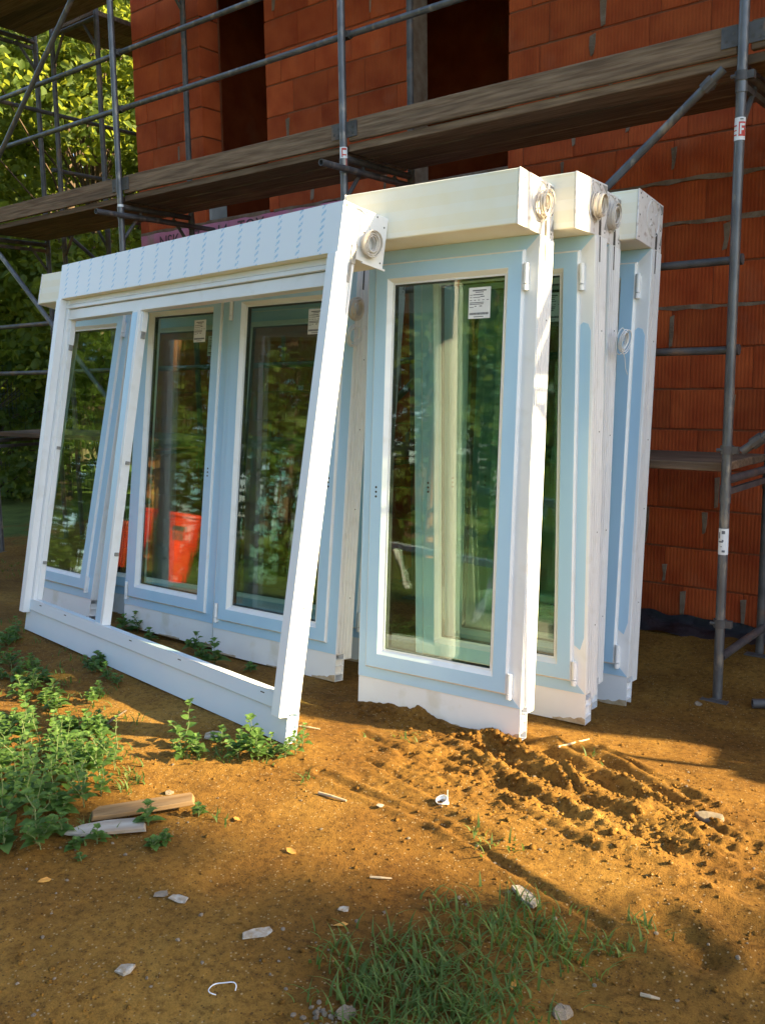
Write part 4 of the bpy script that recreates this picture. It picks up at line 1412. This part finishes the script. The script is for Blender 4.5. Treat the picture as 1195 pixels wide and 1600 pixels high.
# wood behind the camera, seen only in the panes
def woodland():
    rng = np.random.default_rng(55)
    root = empty('woodland', (-15, -12, 0))
    tag(root, 'edge of a wood across the meadow, mirrored in the window panes', 'wood', kind='stuff')
    inv = Matrix.Translation(-root.location)
    mb, mp, cl = MB(), MB(), []
    for k in range(96):
        row = k % 3
        x = -46 + 50 * ((k // 3) + rng.random()) / 32
        y = -6.4 - 0.08 * abs(x) - row * 4.2 - rng.random() * 3.0
        h = rng.uniform(9, 13) + row * 4.0 + max(0, -x - 14) * 0.22
        open_ = min(1.0, max(0.0, (x + 17) / 8))          # wood cut lower on this side to let more skylight onto the frames
        if open_ > 0.5 and row == 2:
            continue
        y -= 3.0 * open_
        h *= 1 - 0.48 * open_
        tgt = mp if k % 7 == 0 else mb
        r0 = rng.uniform(0.10, 0.2)
        tgt.tube([(x, y, -0.3), (x + rng.normal() * .2, y, h * .5), (x + rng.normal() * .4, y, h)], [r0, r0 * .75, r0 * .3], 8)
        for j in range(22):
            t = rng.uniform(0.10 if row == 0 else 0.25, 1.0)
            rr = 2.6 * (1.12 - t) ** 0.7 * rng.random() ** 0.7 + 0.2
            an = rng.uniform(0, 6.28)
            r_ = rng.uniform(0.7, 1.35)
            cl.append(((x + rr * math.cos(an), y + rr * math.sin(an), h * t), (r_, r_, r_ * .65)))
    for k in range(70):
        x = rng.uniform(-40, 3); y = -5.9 - 0.08 * abs(x) - rng.random() * 2.5
        r_ = rng.uniform(.4, .9)
        cl.append(((x, y, r_ * 0.6), (r_, r_, r_ * .9)))
    for m_, mt in ((mb, M['bark']), (mp, M['bark_pine'])):
        o = m_.build('trunks', mt); o.parent = root; o.matrix_parent_inverse = inv; o['kind'] = 'stuff'
    P, N = crown_points(cl, rng, 85)
    V, F = leaf_cards(P, N, 0.27, 0.36, rng)
    V = V.reshape(-1, 6, 3)[:, [0, 1, 3, 5]].reshape(-1, 3)
    F = np.arange(len(V)).reshape(-1, 4)
    tint = np.repeat(np.clip(rng.normal(0.5, 0.3, len(P)), 0, 1), 4)
    me = np_mesh('foliage', V, F, M['leaf_dark'], {'tint': tint})
    o = bpy.data.objects.new('foliage', me); COL.objects.link(o); o.parent = root; o.matrix_parent_inverse = inv; o['kind'] = 'stuff'
woodland()
def pine(x, y, h, r0, label, seed):
    rng = np.random.default_rng(seed)
    root = empty('pine_tree', (x, y, gz(x, y) - 0.05))
    tag(root, label, 'tree')
    smooth_angle(MB().tube([(0, 0, 0), (0.05, 0.02, h * .3), (0.0, 0.1, h * .65), (0.1, 0.1, h)], [r0, r0 * .9, r0 * .7, r0 * .2], 12).build('trunk', M['bark_pine'], root), 1.2)
    cl = [((rng.normal() * 1.0, rng.normal() * 1.0, h * rng.uniform(.66, 1.0)), (1.0, 1.0, .5)) for _ in range(16)]
    P, N = crown_points(cl, rng, 160)
    V, F = leaf_cards(P, N, 0.2, 0.2, rng)
    me = np_mesh('crown', V, F, M['leaf_dark'], {'tint': np.repeat(np.clip(rng.normal(.3, .2, len(P)), 0, 1), 6)})
    share('crown', me, root)
for i, (bx, by, hh) in enumerate([(-17.3, -5.7, 4.6), (-18.6, -5.6, 4.4), (-19.6, -6.2, 5.0)]):
    make_tree('shrub', ['young leafy tree hiding the foot of the orange pine', 'middle one of three young trees before the orange pine', 'tallest of three young trees before the orange pine'][i], (bx, by), hh, 1.25, 0.17, 420, 140 + i, 0.03, mat=M['leaf_dark'], cat='shrub', trunk_r=0.05, nclump=34)
pine(-18.4, -6.9, 13.0, 0.22, 'sunlit orange pine at the meadow edge, mirrored beside the red bin', 71)
pine(-7.7, -6.6, 12.0, 0.16, 'slimmer pine at the meadow edge, mirrored in the tall labelled pane', 72)

def weed(x, y, h, pairs, leaf, seed, label, group, name='weed_plant', branches=2):
    rng = np.random.default_rng(seed)
    z0 = gz(x, y) - 0.005
    root = empty(name, (x, y, z0), (0, 0, rng.uniform(0, 6.28)))
    tag(root, label, 'weed', group)
    mb = MB()
    V, F, T = [], [], []
    def leaf_at(p, az, el, l, tn):
        d = Vector((math.cos(az) * math.cos(el), math.sin(az) * math.cos(el), math.sin(el)))
        sd = Vector((-math.sin(az), math.cos(az), 0))
        up = sd.cross(d) * -1
        if up.z < 0: up = -up
        wv = l * rng.uniform(0.32, 0.44)
        o = len(V)
        st = p + d * l * 0.14
        prof = [(0.0, 0.10), (0.18, 0.85), (0.38, 1.0), (0.62, 0.72), (0.82, 0.36), (1.0, 0.0)]
        for t, ww in prof:
            c = st + d * l * 0.86 * t - Vector((0, 0, 1)) * l * 0.28 * t * t
            e = up * (0.30 * wv * ww)
            V.extend([tuple(c), tuple(c + sd * wv * ww + e), tuple(c - sd * wv * ww + e)])
            T.extend([tn] * 3)
        for i in range(5):
            a = o + 3 * i
            F.append((a, a + 3, a + 4, a + 1))
            F.append((a, a + 2, a + 5, a + 3))
        mb.tube([p, st], 0.0012, 4)
    def shoot(p0, dirv, hh, n, l0):
        pts = [p0]
        for i in range(1, 5):
            pts.append(p0 + dirv * hh * i / 4 + Vector((rng.normal(), rng.normal(), 0)) * 0.012 * hh * i)
        mb.tube(pts, [0.0024, 0.0022, 0.0019, 0.0015, 0.001], 5)
        a0 = rng.uniform(0, 6.28)
        for i in range(n):
            t = 0.12 + 0.88 * (i + 0.5) / n
            k = min(3, int(t * 4)); f = t * 4 - k
            p = pts[k].lerp(pts[k + 1], f)
            ll = l0 * (1.15 - 0.75 * t) * rng.uniform(0.8, 1.2)
            for s in (0, math.pi):
                leaf_at(p, a0 + i * 1.57 + s + rng.normal() * 0.25, rng.uniform(0.0, 0.55) + 0.35 * t, ll, float(np.clip(rng.normal(0.35 + 0.35 * t, 0.18), 0, 1)))
        for s in range(4):
            leaf_at(pts[-1], a0 + s * 1.57, rng.uniform(0.5, 1.0), l0 * 0.42, 0.9)
    shoot(Vector((0, 0, 0)), Vector((rng.normal() * .12, rng.normal() * .12, 1)).normalized(), h, pairs, leaf)
    for b in range(branches):
        an = rng.uniform(0, 6.28)
        shoot(Vector((0, 0, h * rng.uniform(.05, .3))), Vector((math.cos(an) * .75, math.sin(an) * .75, 1)).normalized(), h * rng.uniform(.45, .7), max(3, pairs - 3), leaf * .85)
    smooth_angle(mb.build('stem', M['stem'], root), 1.2)
    me = np_mesh('foliage', np.array(V), np.array(F), M['weed'], {'tint': np.array(T)}, smooth=True)
    share('foliage', me, root)
    return root

rw = random.Random(31)
# dense clump left of the boards
spots = []
poly = [(0, 1330), (60, 1345), (110, 1300), (170, 1235), (185, 1190), (120, 1165), (60, 1180), (0, 1160)]
def inpoly(x, y):
    c = False
    for i in range(len(poly)):
        x1, y1 = poly[i]; x2, y2 = poly[i - 1]
        if (y1 > y) != (y2 > y) and x < (x2 - x1) * (y - y1) / (y2 - y1) + x1:
            c = not c
    return c
k = 0
while len(spots) < 36 and k < 4000:
    k += 1
    px, py = rw.uniform(-40, 190), rw.uniform(1160, 1370)
    if not inpoly(max(px, 1), py):
        continue
    g = pix(px, py)
    if all((g[0] - s[0]) ** 2 + (g[1] - s[1]) ** 2 > 0.088 ** 2 for s in spots):
        spots.append(g)
for i, g in enumerate(spots):
    hh = rw.uniform(0.08, 0.27)
    tall = hh > 0.17
    weed(g[0], g[1], hh, rw.randint(5, 9), rw.uniform(0.05, 0.09), 300 + i, 'tall leafy weed standing out of the clump beside the broken boards' if tall else 'low leafy weed within the clump beside the broken boards', 'tall weeds of the clump' if tall else 'low weeds of the clump')
for i in range(40):
    px, py = rw.uniform(-30, 160), rw.uniform(985, 1190)
    if px > 40 and py < 1010: continue
    g = pix(px, py)
    weed(g[0], g[1], rw.uniform(0.05, 0.13), rw.randint(3, 6), rw.uniform(0.05, 0.08), 400 + i, 'small weed scattered on the bare soil between the clump and the wide frame', 'weeds scattered on the soil')
for i, (px, py, h, l, br) in enumerate([(290, 1165, 0.20, 0.075, 1), (283, 1185, 0.10, 0.06, 2), (310, 1180, 0.09, 0.06, 2), (345, 1165, 0.09, 0.06, 1), (372, 1185, 0.11, 0.065, 2), (390, 1178, 0.15, 0.085, 3), (405, 1188, 0.10, 0.07, 2), (425, 1182, 0.09, 0.05, 2),
                                        (445, 1185, 0.08, 0.045, 2), (462, 1178, 0.09, 0.045, 1), (472, 1168, 0.10, 0.045, 1)]):
    g = pix(px, py)
    weed(g[0], g[1], h, 5, l, 500 + i, 'broad-leaved weed at the foot of the wide frame end post', 'weeds at the frame foot', branches=br)
for i, (px, py, h, l) in enumerate([(150, 1050, 0.08, 0.06), (172, 1062, 0.09, 0.06), (140, 1042, 0.07, 0.05), (185, 1070, 0.06, 0.05)]):
    g = pix(px, py)
    weed(g[0], g[1], h, 4, l, 520 + i, 'weed tuft against the long bottom edge of the wide frame', 'weeds along the frame bottom')
for i, (px, py, h, l) in enumerate([(195, 985, 0.10, 0.08), (215, 988, 0.13, 0.08), (235, 1002, 0.08, 0.07), (305, 1020, 0.12, 0.085), (335, 1040, 0.14, 0.09), (318, 1035, 0.10, 0.08), (392, 1050, 0.05, 0.06)]):
    g = pix(px, py)
    weed(g[0], g[1], h, 5, l, 540 + i, 'dark weed growing in the shade inside the wide empty frame', 'weeds inside the frame')
for i, (px, py, h, l, br) in enumerate([(232, 1290, 0.085, 0.075, 1), (240, 1325, 0.05, 0.045, 3), (255, 1318, 0.05, 0.04, 3), (152, 1318, 0.07, 0.055, 1), (310, 1275, 0.055, 0.05, 1), (128, 1345, 0.03, 0.035, 0), (118, 1325, 0.03, 0.05, 2)]):
    g = pix(px, py)
    weed(g[0], g[1], h, 4, l, 560 + i, 'young weed sprouting in front of the broken boards', 'weeds by the boards', branches=br)

def grass_patch(name, label, pts, n, h, seed, spread=0.03, tuft=7, top=True):
    rng = np.random.default_rng(seed)
    V, F, T = [], [], []
    nt_ = n // tuft
    for i in range(nt_):
        c = pts(rng)
        for k in range(tuft):
            x = c[0] + rng.normal() * spread; y = c[1] + rng.normal() * spread
            z = gz(x, y) - 0.004
            l = h * rng.uniform(0.5, 1.3); az = rng.uniform(0, 6.28); bend = rng.uniform(0.5, 1.35)
            wd = rng.uniform(0.0018, 0.0048); tn = float(np.clip(rng.normal(0.4, 0.28), 0, 1))
            dx, dy = math.cos(az), math.sin(az)
            o = len(V)
            for j in range(5):
                t = j / 4
                ho = l * bend * t * t * 0.75; hz = l * (t - 0.38 * bend * t * t)
                ww = wd * (1 - t ** 1.7) + 0.0002
                px, py, pz = x + dx * ho, y + dy * ho, z + hz
                V.append((px - dy * ww, py + dx * ww, pz)); V.append((px + dy * ww, py - dx * ww, pz)); T += [tn, tn]
            for j in range(4):
                a = o + 2 * j
                F.append((a, a + 1, a + 3, a + 2))
    me = np_mesh(name, np.array(V), np.array(F), M['grass'], {'tint': np.array(T)})
    o = bpy.data.objects.new(name, me); COL.objects.link(o)
    tag(o, label, 'grass', kind='stuff')
def region(blobs):
    def f(rng):
        px, py, sx, sy = blobs[rng.choice(len(blobs), p=np.array([b[2] * b[3] for b in blobs]) / sum(b[2] * b[3] for b in blobs))]
        return pix(px + rng.normal() * sx, py + rng.normal() * sy)
    return f
grass_patch('grass', 'sprawling green grass patch on the sand at the bottom', region([(690, 1545, 62, 26), (760, 1460, 48, 20), (650, 1505, 48, 20), (850, 1485, 34, 24), (580, 1565, 36, 22), (740, 1585, 52, 22), (530, 1485, 14, 12), (810, 1425, 28, 10), (722, 1425, 16, 8), (660, 1600, 60, 18)]), 1150, 0.074, 61, 0.045)
grass_patch('grass', 'thin grass tufts among the weeds and boards', region([(170, 1165, 20, 10), (150, 1190, 25, 15), (200, 1220, 15, 12), (470, 1215, 10, 6), (350, 1185, 40, 8), (130, 1300, 20, 10), (340, 1275, 6, 5), (560, 1150, 8, 5), (640, 1155, 8, 4), (745, 1310, 15, 8), (800, 1325, 10, 6), (930, 1190, 8, 5), (1010, 1440, 14, 10), (960, 1480, 14, 10), (360, 1280, 10, 5)]), 420, 0.05, 62, 0.02, 5)
grass_patch('grass', 'low grass and seedlings on the soil left of the wide frame', region([(60, 1080, 60, 35), (20, 1010, 40, 25), (30, 900, 25, 25), (120, 1120, 50, 25)]), 420, 0.06, 63, 0.03, 5)

# ------------------------------------------------------------------ litter on the ground
def on_ground(name, mb, mat, px, py, rotz, label, cat, dz=0.0, tilt=(0, 0), group=None, smooth=False, bevel=0.0):
    x, y = pix(px, py)
    o = mb.build(name, mat, bevel=bevel)
    if smooth: smooth_angle(o, 0.8)
    o.location = (x, y, gz(x, y) + dz)
    o.rotation_euler = (tilt[0], tilt[1], rotz)
    return tag(o, label, cat, group)

def slab(poly, h, rough=0.0, seed=0):
    """flat irregular piece lying down: poly in xy"""
    q = random.Random(seed)
    n = len(poly)
    V = [(x, y, q.uniform(0, rough)) for x, y in poly] + [(x * .96, y * .96, h + q.uniform(0, rough)) for x, y in poly]
    F = [tuple(range(n - 1, -1, -1)), tuple(range(n, 2 * n))] + [(k, (k + 1) % n, (k + 1) % n + n, k + n) for k in range(n)]
    return MB().add(V, F)

def dir_px(a, b):
    p, q = pix(*a), pix(*b)
    return math.atan2(q[1] - p[1], q[0] - p[0]), math.hypot(q[0] - p[0], q[1] - p[1])
az, ln = dir_px((142, 1285), (305, 1265))
q = random.Random(5)
polyb = [(-ln / 2, -0.035), (-ln / 2 * .5, -0.042), (ln / 2 * .98, -0.036), (ln / 2, 0.02), (ln / 2 * .96, 0.036), (0, 0.04), (-ln / 2 * .9, 0.038), (-ln / 2 * 1.02, 0.01)]
on_ground('wooden_board', slab(polyb, 0.018, 0.002, 1), M['board'], 226, 1272, az, 'short split raw pine board lying on the pale plank', 'board', 0.020, (0.05, -0.03), bevel=0.002)
az, ln = dir_px((97, 1311), (230, 1300))
polyc = [(-ln / 2, -0.004), (-ln * .3, -0.028), (ln / 2, -0.034), (ln / 2 * .96, 0.01), (ln * .42, 0.046), (0, 0.048), (-ln * .3, 0.034)]
on_ground('wooden_board', slab(polyc, 0.012, 0.002, 2), M['board_pale'], 165, 1302, az, 'pointed white-painted plank splinter under the weeds', 'board', 0.010, (0.10, -0.02), bevel=0.001)
# small plastic cup half buried
mb = MB()
prof = [(0.022, 0), (0.026, 0.002), (0.026, 0.010), (0.0225, 0.013), (0.0225, 0.018), (0.028, 0.021), (0.029, 0.034), (0.027, 0.034), (0.026, 0.022), (0.020, 0.018)]
n = 24
V = [(r_ * math.cos(2 * math.pi * k / n), r_ * math.sin(2 * math.pi * k / n), z_) for r_, z_ in prof for k in range(n)]
F = [(i * n + k, i * n + (k + 1) % n, (i + 1) * n + (k + 1) % n, (i + 1) * n + k) for i in range(len(prof) - 1) for k in range(n)]
mb.add(V, F)
mb.tube([(0.028, 0, 0.03), (0.034, 0.006, 0.05), (0.040, 0.01, 0.066)], 0.0018, 5)
on_ground('plastic_cap', mb, M['pvc'], 693, 1254, 0.6, 'small white ribbed plastic cap with a tab on the sand', 'cap', -0.006, (0.25, -0.3), smooth=True).scale = (0.78, 0.78, 0.78)
on_ground('stone', slab([(0.05 * math.cos(t) * (1 + .2 * math.sin(3 * t)), 0.035 * math.sin(t) * (1 + .15 * math.cos(2 * t))) for t in [i * .7 for i in range(9)]], 0.014, 0.004, 3), M['stone'], 1108, 1281, 0.4, 'flat pale stone lying alone by the churned sand', 'stone', -0.002, (0.1, 0.05), bevel=0.003)
for i, (px, py, sx, sy, rz) in enumerate([(280, 1406, .030, .016, .2), (403, 1459, .048, .020, 1.0), (537, 1422, .016, .012, .4), (335, 1152, .045, .03, .9), (822, 1404, .055, .02, -.5), (252, 1398, .022, .014, .8), (594, 1262, .012, .01, 0), (197, 1517, .022, .02, .3)]):
    pl = [(-sx, -sy), (sx * .4, -sy * 1.1), (sx, -sy * .5), (sx * .8, sy), (-sx * .2, sy * .8), (-sx * .9, sy * .3)]
    lab = ['white rectangular paper scrap near a grey flake', 'long torn pale plastic scrap on the shaded sand', 'tiny white triangular scrap above the grass patch', 'crumpled white scrap among weeds at the frame foot', 'dirty white splinter at the upper edge of the grass patch',
           'grey film scrap beside the white paper scrap', 'little white chip on sunlit sand', 'crumpled clear foil scrap on the shaded sand'][i]
    on_ground('paper_scrap', slab(pl, 0.002 + 0.004 * (i in (3, 4, 7)), 0.008 if i in (3, 7, 4) else 0.003, i), M['scrap'] if i not in (5,) else M['stone'], px, py, rz, lab, 'scrap', 0.003, (0.12, 0.1))
mb = MB()
pts = [(0.035 * math.cos(t), 0.03 * math.sin(t) + 0.004 * math.sin(3 * t), 0.006 + 0.004 * math.sin(2 * t)) for t in [k * 0.28 for k in range(17)]]
mb.tube(pts, 0.0016, 5)
on_ground('wire_loop', mb, M['cable_white'], 348, 1548, 0.5, 'open loop of thin white wire on the shaded sand', 'wire', 0.0)
for i, (pa, pb, rr, mt, lab) in enumerate([((498, 1241), (541, 1253), 0.006, 'twig', 'pale straight stick beside the long thin rut'), ((165, 1135), (198, 1112), 0.006, 'dirtwood', 'dark bent stick on the soil below the wide frame'), ((1000, 1556), (1030, 1563), 0.005, 'twig', 'short pale wood chip on dark sand'),
                                            ((578, 1373), (612, 1375), 0.004, 'twig', 'thin pale splinter on the sunlit sand'), ((872, 1172), (920, 1156), 0.005, 'twig', 'straw-coloured stick by the second stacked window'), ((468, 1136), (500, 1141), 0.004, 'twig', 'thin straw lying behind the frame end post')]):
    a, b = pix(*pa), pix(*pb)
    z0, z1 = gz(*a) + rr, gz(*b) + rr
    mid = ((a[0] + b[0]) / 2 + .004, (a[1] + b[1]) / 2 - .003, (z0 + z1) / 2 + 0.003)
    o = MB().tube([(a[0] - mid[0], a[1] - mid[1], z0 - mid[2]), (0, 0, 0), (b[0] - mid[0], b[1] - mid[1], z1 - mid[2])], [rr, rr * .9, rr * .6], 6).build('stick', M[mt])
    o.location = mid
    tag(o, lab, 'stick')
q = random.Random(9)
def pebble_mesh(seed):
    qq = random.Random(seed)
    V, F = [], []
    n, m_ = 8, 4
    for j in range(m_ + 1):
        ph = math.pi * j / m_
        for k in range(n):
            t = 2 * math.pi * k / n
            r_ = 1 + qq.uniform(-.22, .22)
            V.append((r_ * math.sin(ph) * math.cos(t), 0.8 * r_ * math.sin(ph) * math.sin(t), 0.6 * r_ * math.cos(ph)))
    for j in range(m_):
        for k in range(n):
            F.append((j * n + k, j * n + (k + 1) % n, (j + 1) * n + (k + 1) % n, (j + 1) * n + k))
    o = MB().add(V, F).build('p', M['stone'])
    me = o.data
    bpy.data.objects.remove(o)
    return me
PB = [pebble_mesh(i) for i in range(5)]
for i in range(120):
    px, py = q.uniform(20, 1180), q.uniform(1180, 1590)
    if i < 20:
        px, py = q.gauss(500, 18), q.gauss(1588, 9)
    r_ = q.uniform(0.003, 0.008) if i >= 20 else q.uniform(0.004, 0.012)
    x, y = pix(px, py)
    o = share('pebble', PB[i % 5], None, (x, y, gz(x, y) + r_ * 0.2), (q.uniform(-.4, .4), q.uniform(-.4, .4), q.uniform(0, 6)), (r_, r_, r_))
    tag(o, 'tiny pale pebble lying on the open sand' if i >= 20 else 'small pale pebble in the heap left of the grass patch', 'pebble', 'pebbles on the sand' if i >= 20 else 'pebble heap by the grass')
for (px, py, r_, lab) in ((540, 1585, 0.026, 'angular pale stone in the pebble heap'), (878, 1585, 0.028, 'round brown stone right of the grass patch'), (265, 1240, 0.016, 'grey stone above the raw pine board'), (1090, 1098, 0.022, 'pale rubble lump by the foot of the near scaffold post')):
    x, y = pix(px, py, -0.1 if py < 1110 else 0)
    o = share('stone', PB[1], None, (x, y, gz(x, y) + r_ * .15), (0.3, 0.2, 1.0), (r_ * 1.3, r_, r_ * .9))
    tag(o, lab, 'stone')
for i, (px, py) in enumerate([(455, 1332), (70, 1378), (370, 1282), (533, 1448), (800, 1538)]):
    on_ground('dry_leaf', slab([(-.022, 0), (-.008, -.011), (.012, -.010), (.024, 0), (.01, .011), (-.01, .010)], 0.001, 0.006, i), M['orange_leaf'], px, py, i * 1.3, 'dry orange leaf lying on the ground', 'leaf', 0.003, (0.2, 0.1), group='dry leaves on the ground')

# loose clods of soil
def clods():
    rng = np.random.default_rng(88)
    tv = np.array([tuple(v.co) for v in PB[2].vertices]); 
    tf = np.array([tuple(p.vertices) for p in PB[2].polygons if len(p.vertices) == 4])
    V, F = [], []
    def put(px, py, r_):
        x, y = pix(px, py)
        a = rng.uniform(0, 6.28); c, s_ = math.cos(a), math.sin(a)
        v = tv * rng.uniform(0.75, 1.25, tv.shape) * r_
        v = np.stack([v[:, 0] * c - v[:, 1] * s_, v[:, 0] * s_ + v[:, 1] * c, v[:, 2]], 1) + np.array([x, y, gz(x, y) + r_ * 0.15])
        F.append(tf + len(V) * len(tv)); V.append(v)
    for i in range(1500):
        t = rng.random()
        px = 690 + 400 * t + rng.normal() * 55; py = 1185 + 115 * t + rng.normal() * 40
        put(px, max(py, 1150), min(0.017, 0.0022 + rng.exponential(0.0028)))
    for i in range(260):
        t = rng.random()
        put(562 + 240 * t + rng.normal() * 6, 1104 + 56 * t + abs(rng.normal()) * 10, min(0.022, 0.004 + rng.exponential(0.004)))
    for i in range(1100):
        put(rng.uniform(0, 1195), rng.uniform(1150, 1600), min(0.010, 0.002 + rng.exponential(0.002)))
    me = np_mesh('soil_clods', np.concatenate(V), np.concatenate(F), M['ground'], {'meadow': np.zeros(len(V) * len(tv))})
    o = bpy.data.objects.new('soil_clods', me); COL.objects.link(o)
    tag(o, 'crumbled clods of sandy soil on the churned ground', 'soil', kind='stuff')
clods()

# tube lying on the ground by the wall
mb = MB().pipe((-1.30, 4.62, gz(-1.30, 4.62) + 0.026), (-0.2, 5.25, gz(-0.2, 5.25) + 0.03), 0.0242, 12)
o = mb.build('scaffold_tube', M['steel_dark'])
smooth_angle(o)
tag(o, 'loose scaffold tube lying on the ground by the wall foot', 'tube')

# ------------------------------------------------------------------ things round the yard
def mesh_fence():
    a, b = Vector((-13.2, 5.4, 0)), Vector((-10.2, 9.4, 0))
    root = empty('mesh_fence', (a.x, a.y, gz(a.x, a.y)), (0, 0, math.atan2(b.y - a.y, b.x - a.x)))
    tag(root, 'dark green welded mesh fence in the shade under the trees', 'fence')
    L_ = (b - a).length
    for k in range(3):
        MB().box(k * L_ / 2 - 0.03, k * L_ / 2 + 0.03, -0.03, 0.03, 0, 1.95).build('fence_post', M['fence'], root)
    mb = MB()
    k = 0.05
    while k < L_:
        mb.box(k - 0.003, k + 0.003, -0.003, 0.003, 0.05, 1.9)
        k += 0.05
    for z in np.arange(0.08, 1.9, 0.2):
        mb.box(0, L_, 0.004, 0.010, z - 0.003, z + 0.003)
    mb.build('mesh', M['fence'], root)['kind'] = 'stuff'
mesh_fence()

def red_bin(x, y, label, k):
    root = empty('waste_bin', (x, y, gz(x, y)), (0, 0, rad(35)))
    root.scale = (k, k, 1.0)
    tag(root, label, 'bin')
    n = 28
    prof = [(0.13, 0.0), (0.15, 0.01), (0.255, 0.93), (0.275, 0.935), (0.275, 0.985), (0.255, 0.985), (0.15, 0.05), (0.0, 0.05)]
    V = [(r_ * math.cos(2 * math.pi * k / n), r_ * math.sin(2 * math.pi * k / n), z_) for r_, z_ in prof for k in range(n)]
    F = [(i * n + k, i * n + (k + 1) % n, (i + 1) * n + (k + 1) % n, (i + 1) * n + k) for i in range(len(prof) - 1) for k in range(n)]
    smooth_angle(MB().add(V, F).build('body', M['redplastic'], root), 0.6)
    mb = MB()
    for i in range(6):
        pass
    V, F = [], []
    for i in range(7):
        an = rad(-10) + i / 6 * 0.62
        for z_, r_ in ((0.60, 0.2175), (0.80, 0.2405)):
            V.append((r_ * math.cos(an) * 1.012, r_ * math.sin(an) * 1.012, z_))
    for i in range(6):
        F.append((2 * i, 2 * i + 2, 2 * i + 3, 2 * i + 1))
    mb.add(V, F)
    mb.build('opening', M['slot'], root)
red_bin(-10.22, -1.25, 'tapered orange-red plastic bin with a dark opening, wholly mirrored in a pane', 1.22)
red_bin(-10.62, -0.76, 'second orange-red bin beside it, mirrored half hidden behind a frame post', 1.05)

def trestle():
    a, b = Vector((-3.35, 0.0)), Vector((-5.7, -1.65))
    c = (a + b) / 2
    root = empty('trestle_bench', (c.x, c.y, gz(c.x, c.y)), (0, 0, math.atan2(b.y - a.y, b.x - a.x)))
    tag(root, 'pale grey trestle with one long rail and slanted legs, mirrored in the panes', 'trestle')
    L_ = (b - a).length
    MB().box(-L_ / 2, L_ / 2, -0.05, 0.05, 0.46, 0.52).build('rail', M['trestle'], root, bevel=0.006)
    for sx in (-1, 1):
        for sy in (-1, 1):
            x = sx * (L_ / 2 - 0.25)
            mb = MB()
            mb.tube([(x, sy * 0.04, 0.47), (x + sx * 0.08, sy * 0.30, 0.0)], 0.028, 6)
            mb.build('leg', M['trestle'], root)
trestle()

def shading_brick_pallet():  # out-of-view stack added only for its shadow on the ground
    root = empty('shading_brick_pallet', (1.85, 5.15, gz(1.85, 5.15)))
    tag(root, 'unseen pallet of red hollow bricks, added to shade the ground by the window stack', 'pallet')
    for k in range(5):
        MB().box(-0.5 + k * 0.22, -0.38 + k * 0.22, -0.42, 0.42, 0.10, 0.122).build('slat', M['wood'], root)
    for y in (-0.36, 0, 0.36):
        MB().box(-0.5, 0.5, y - 0.05, y + 0.05, 0.0, 0.098).build('runner', M['wood'], root)
    me = brick_mesh(0.367, 0.238, 0.24)
    for l in range(5):
        for r_ in range(3):
            for c_ in range(2):
                share('brick', me, root, (-0.2 + c_ * 0.40 + R.uniform(-.01, .01), -0.40 + r_ * 0.27, 0.123 + 0.12 + l * 0.242))
shading_brick_pallet()
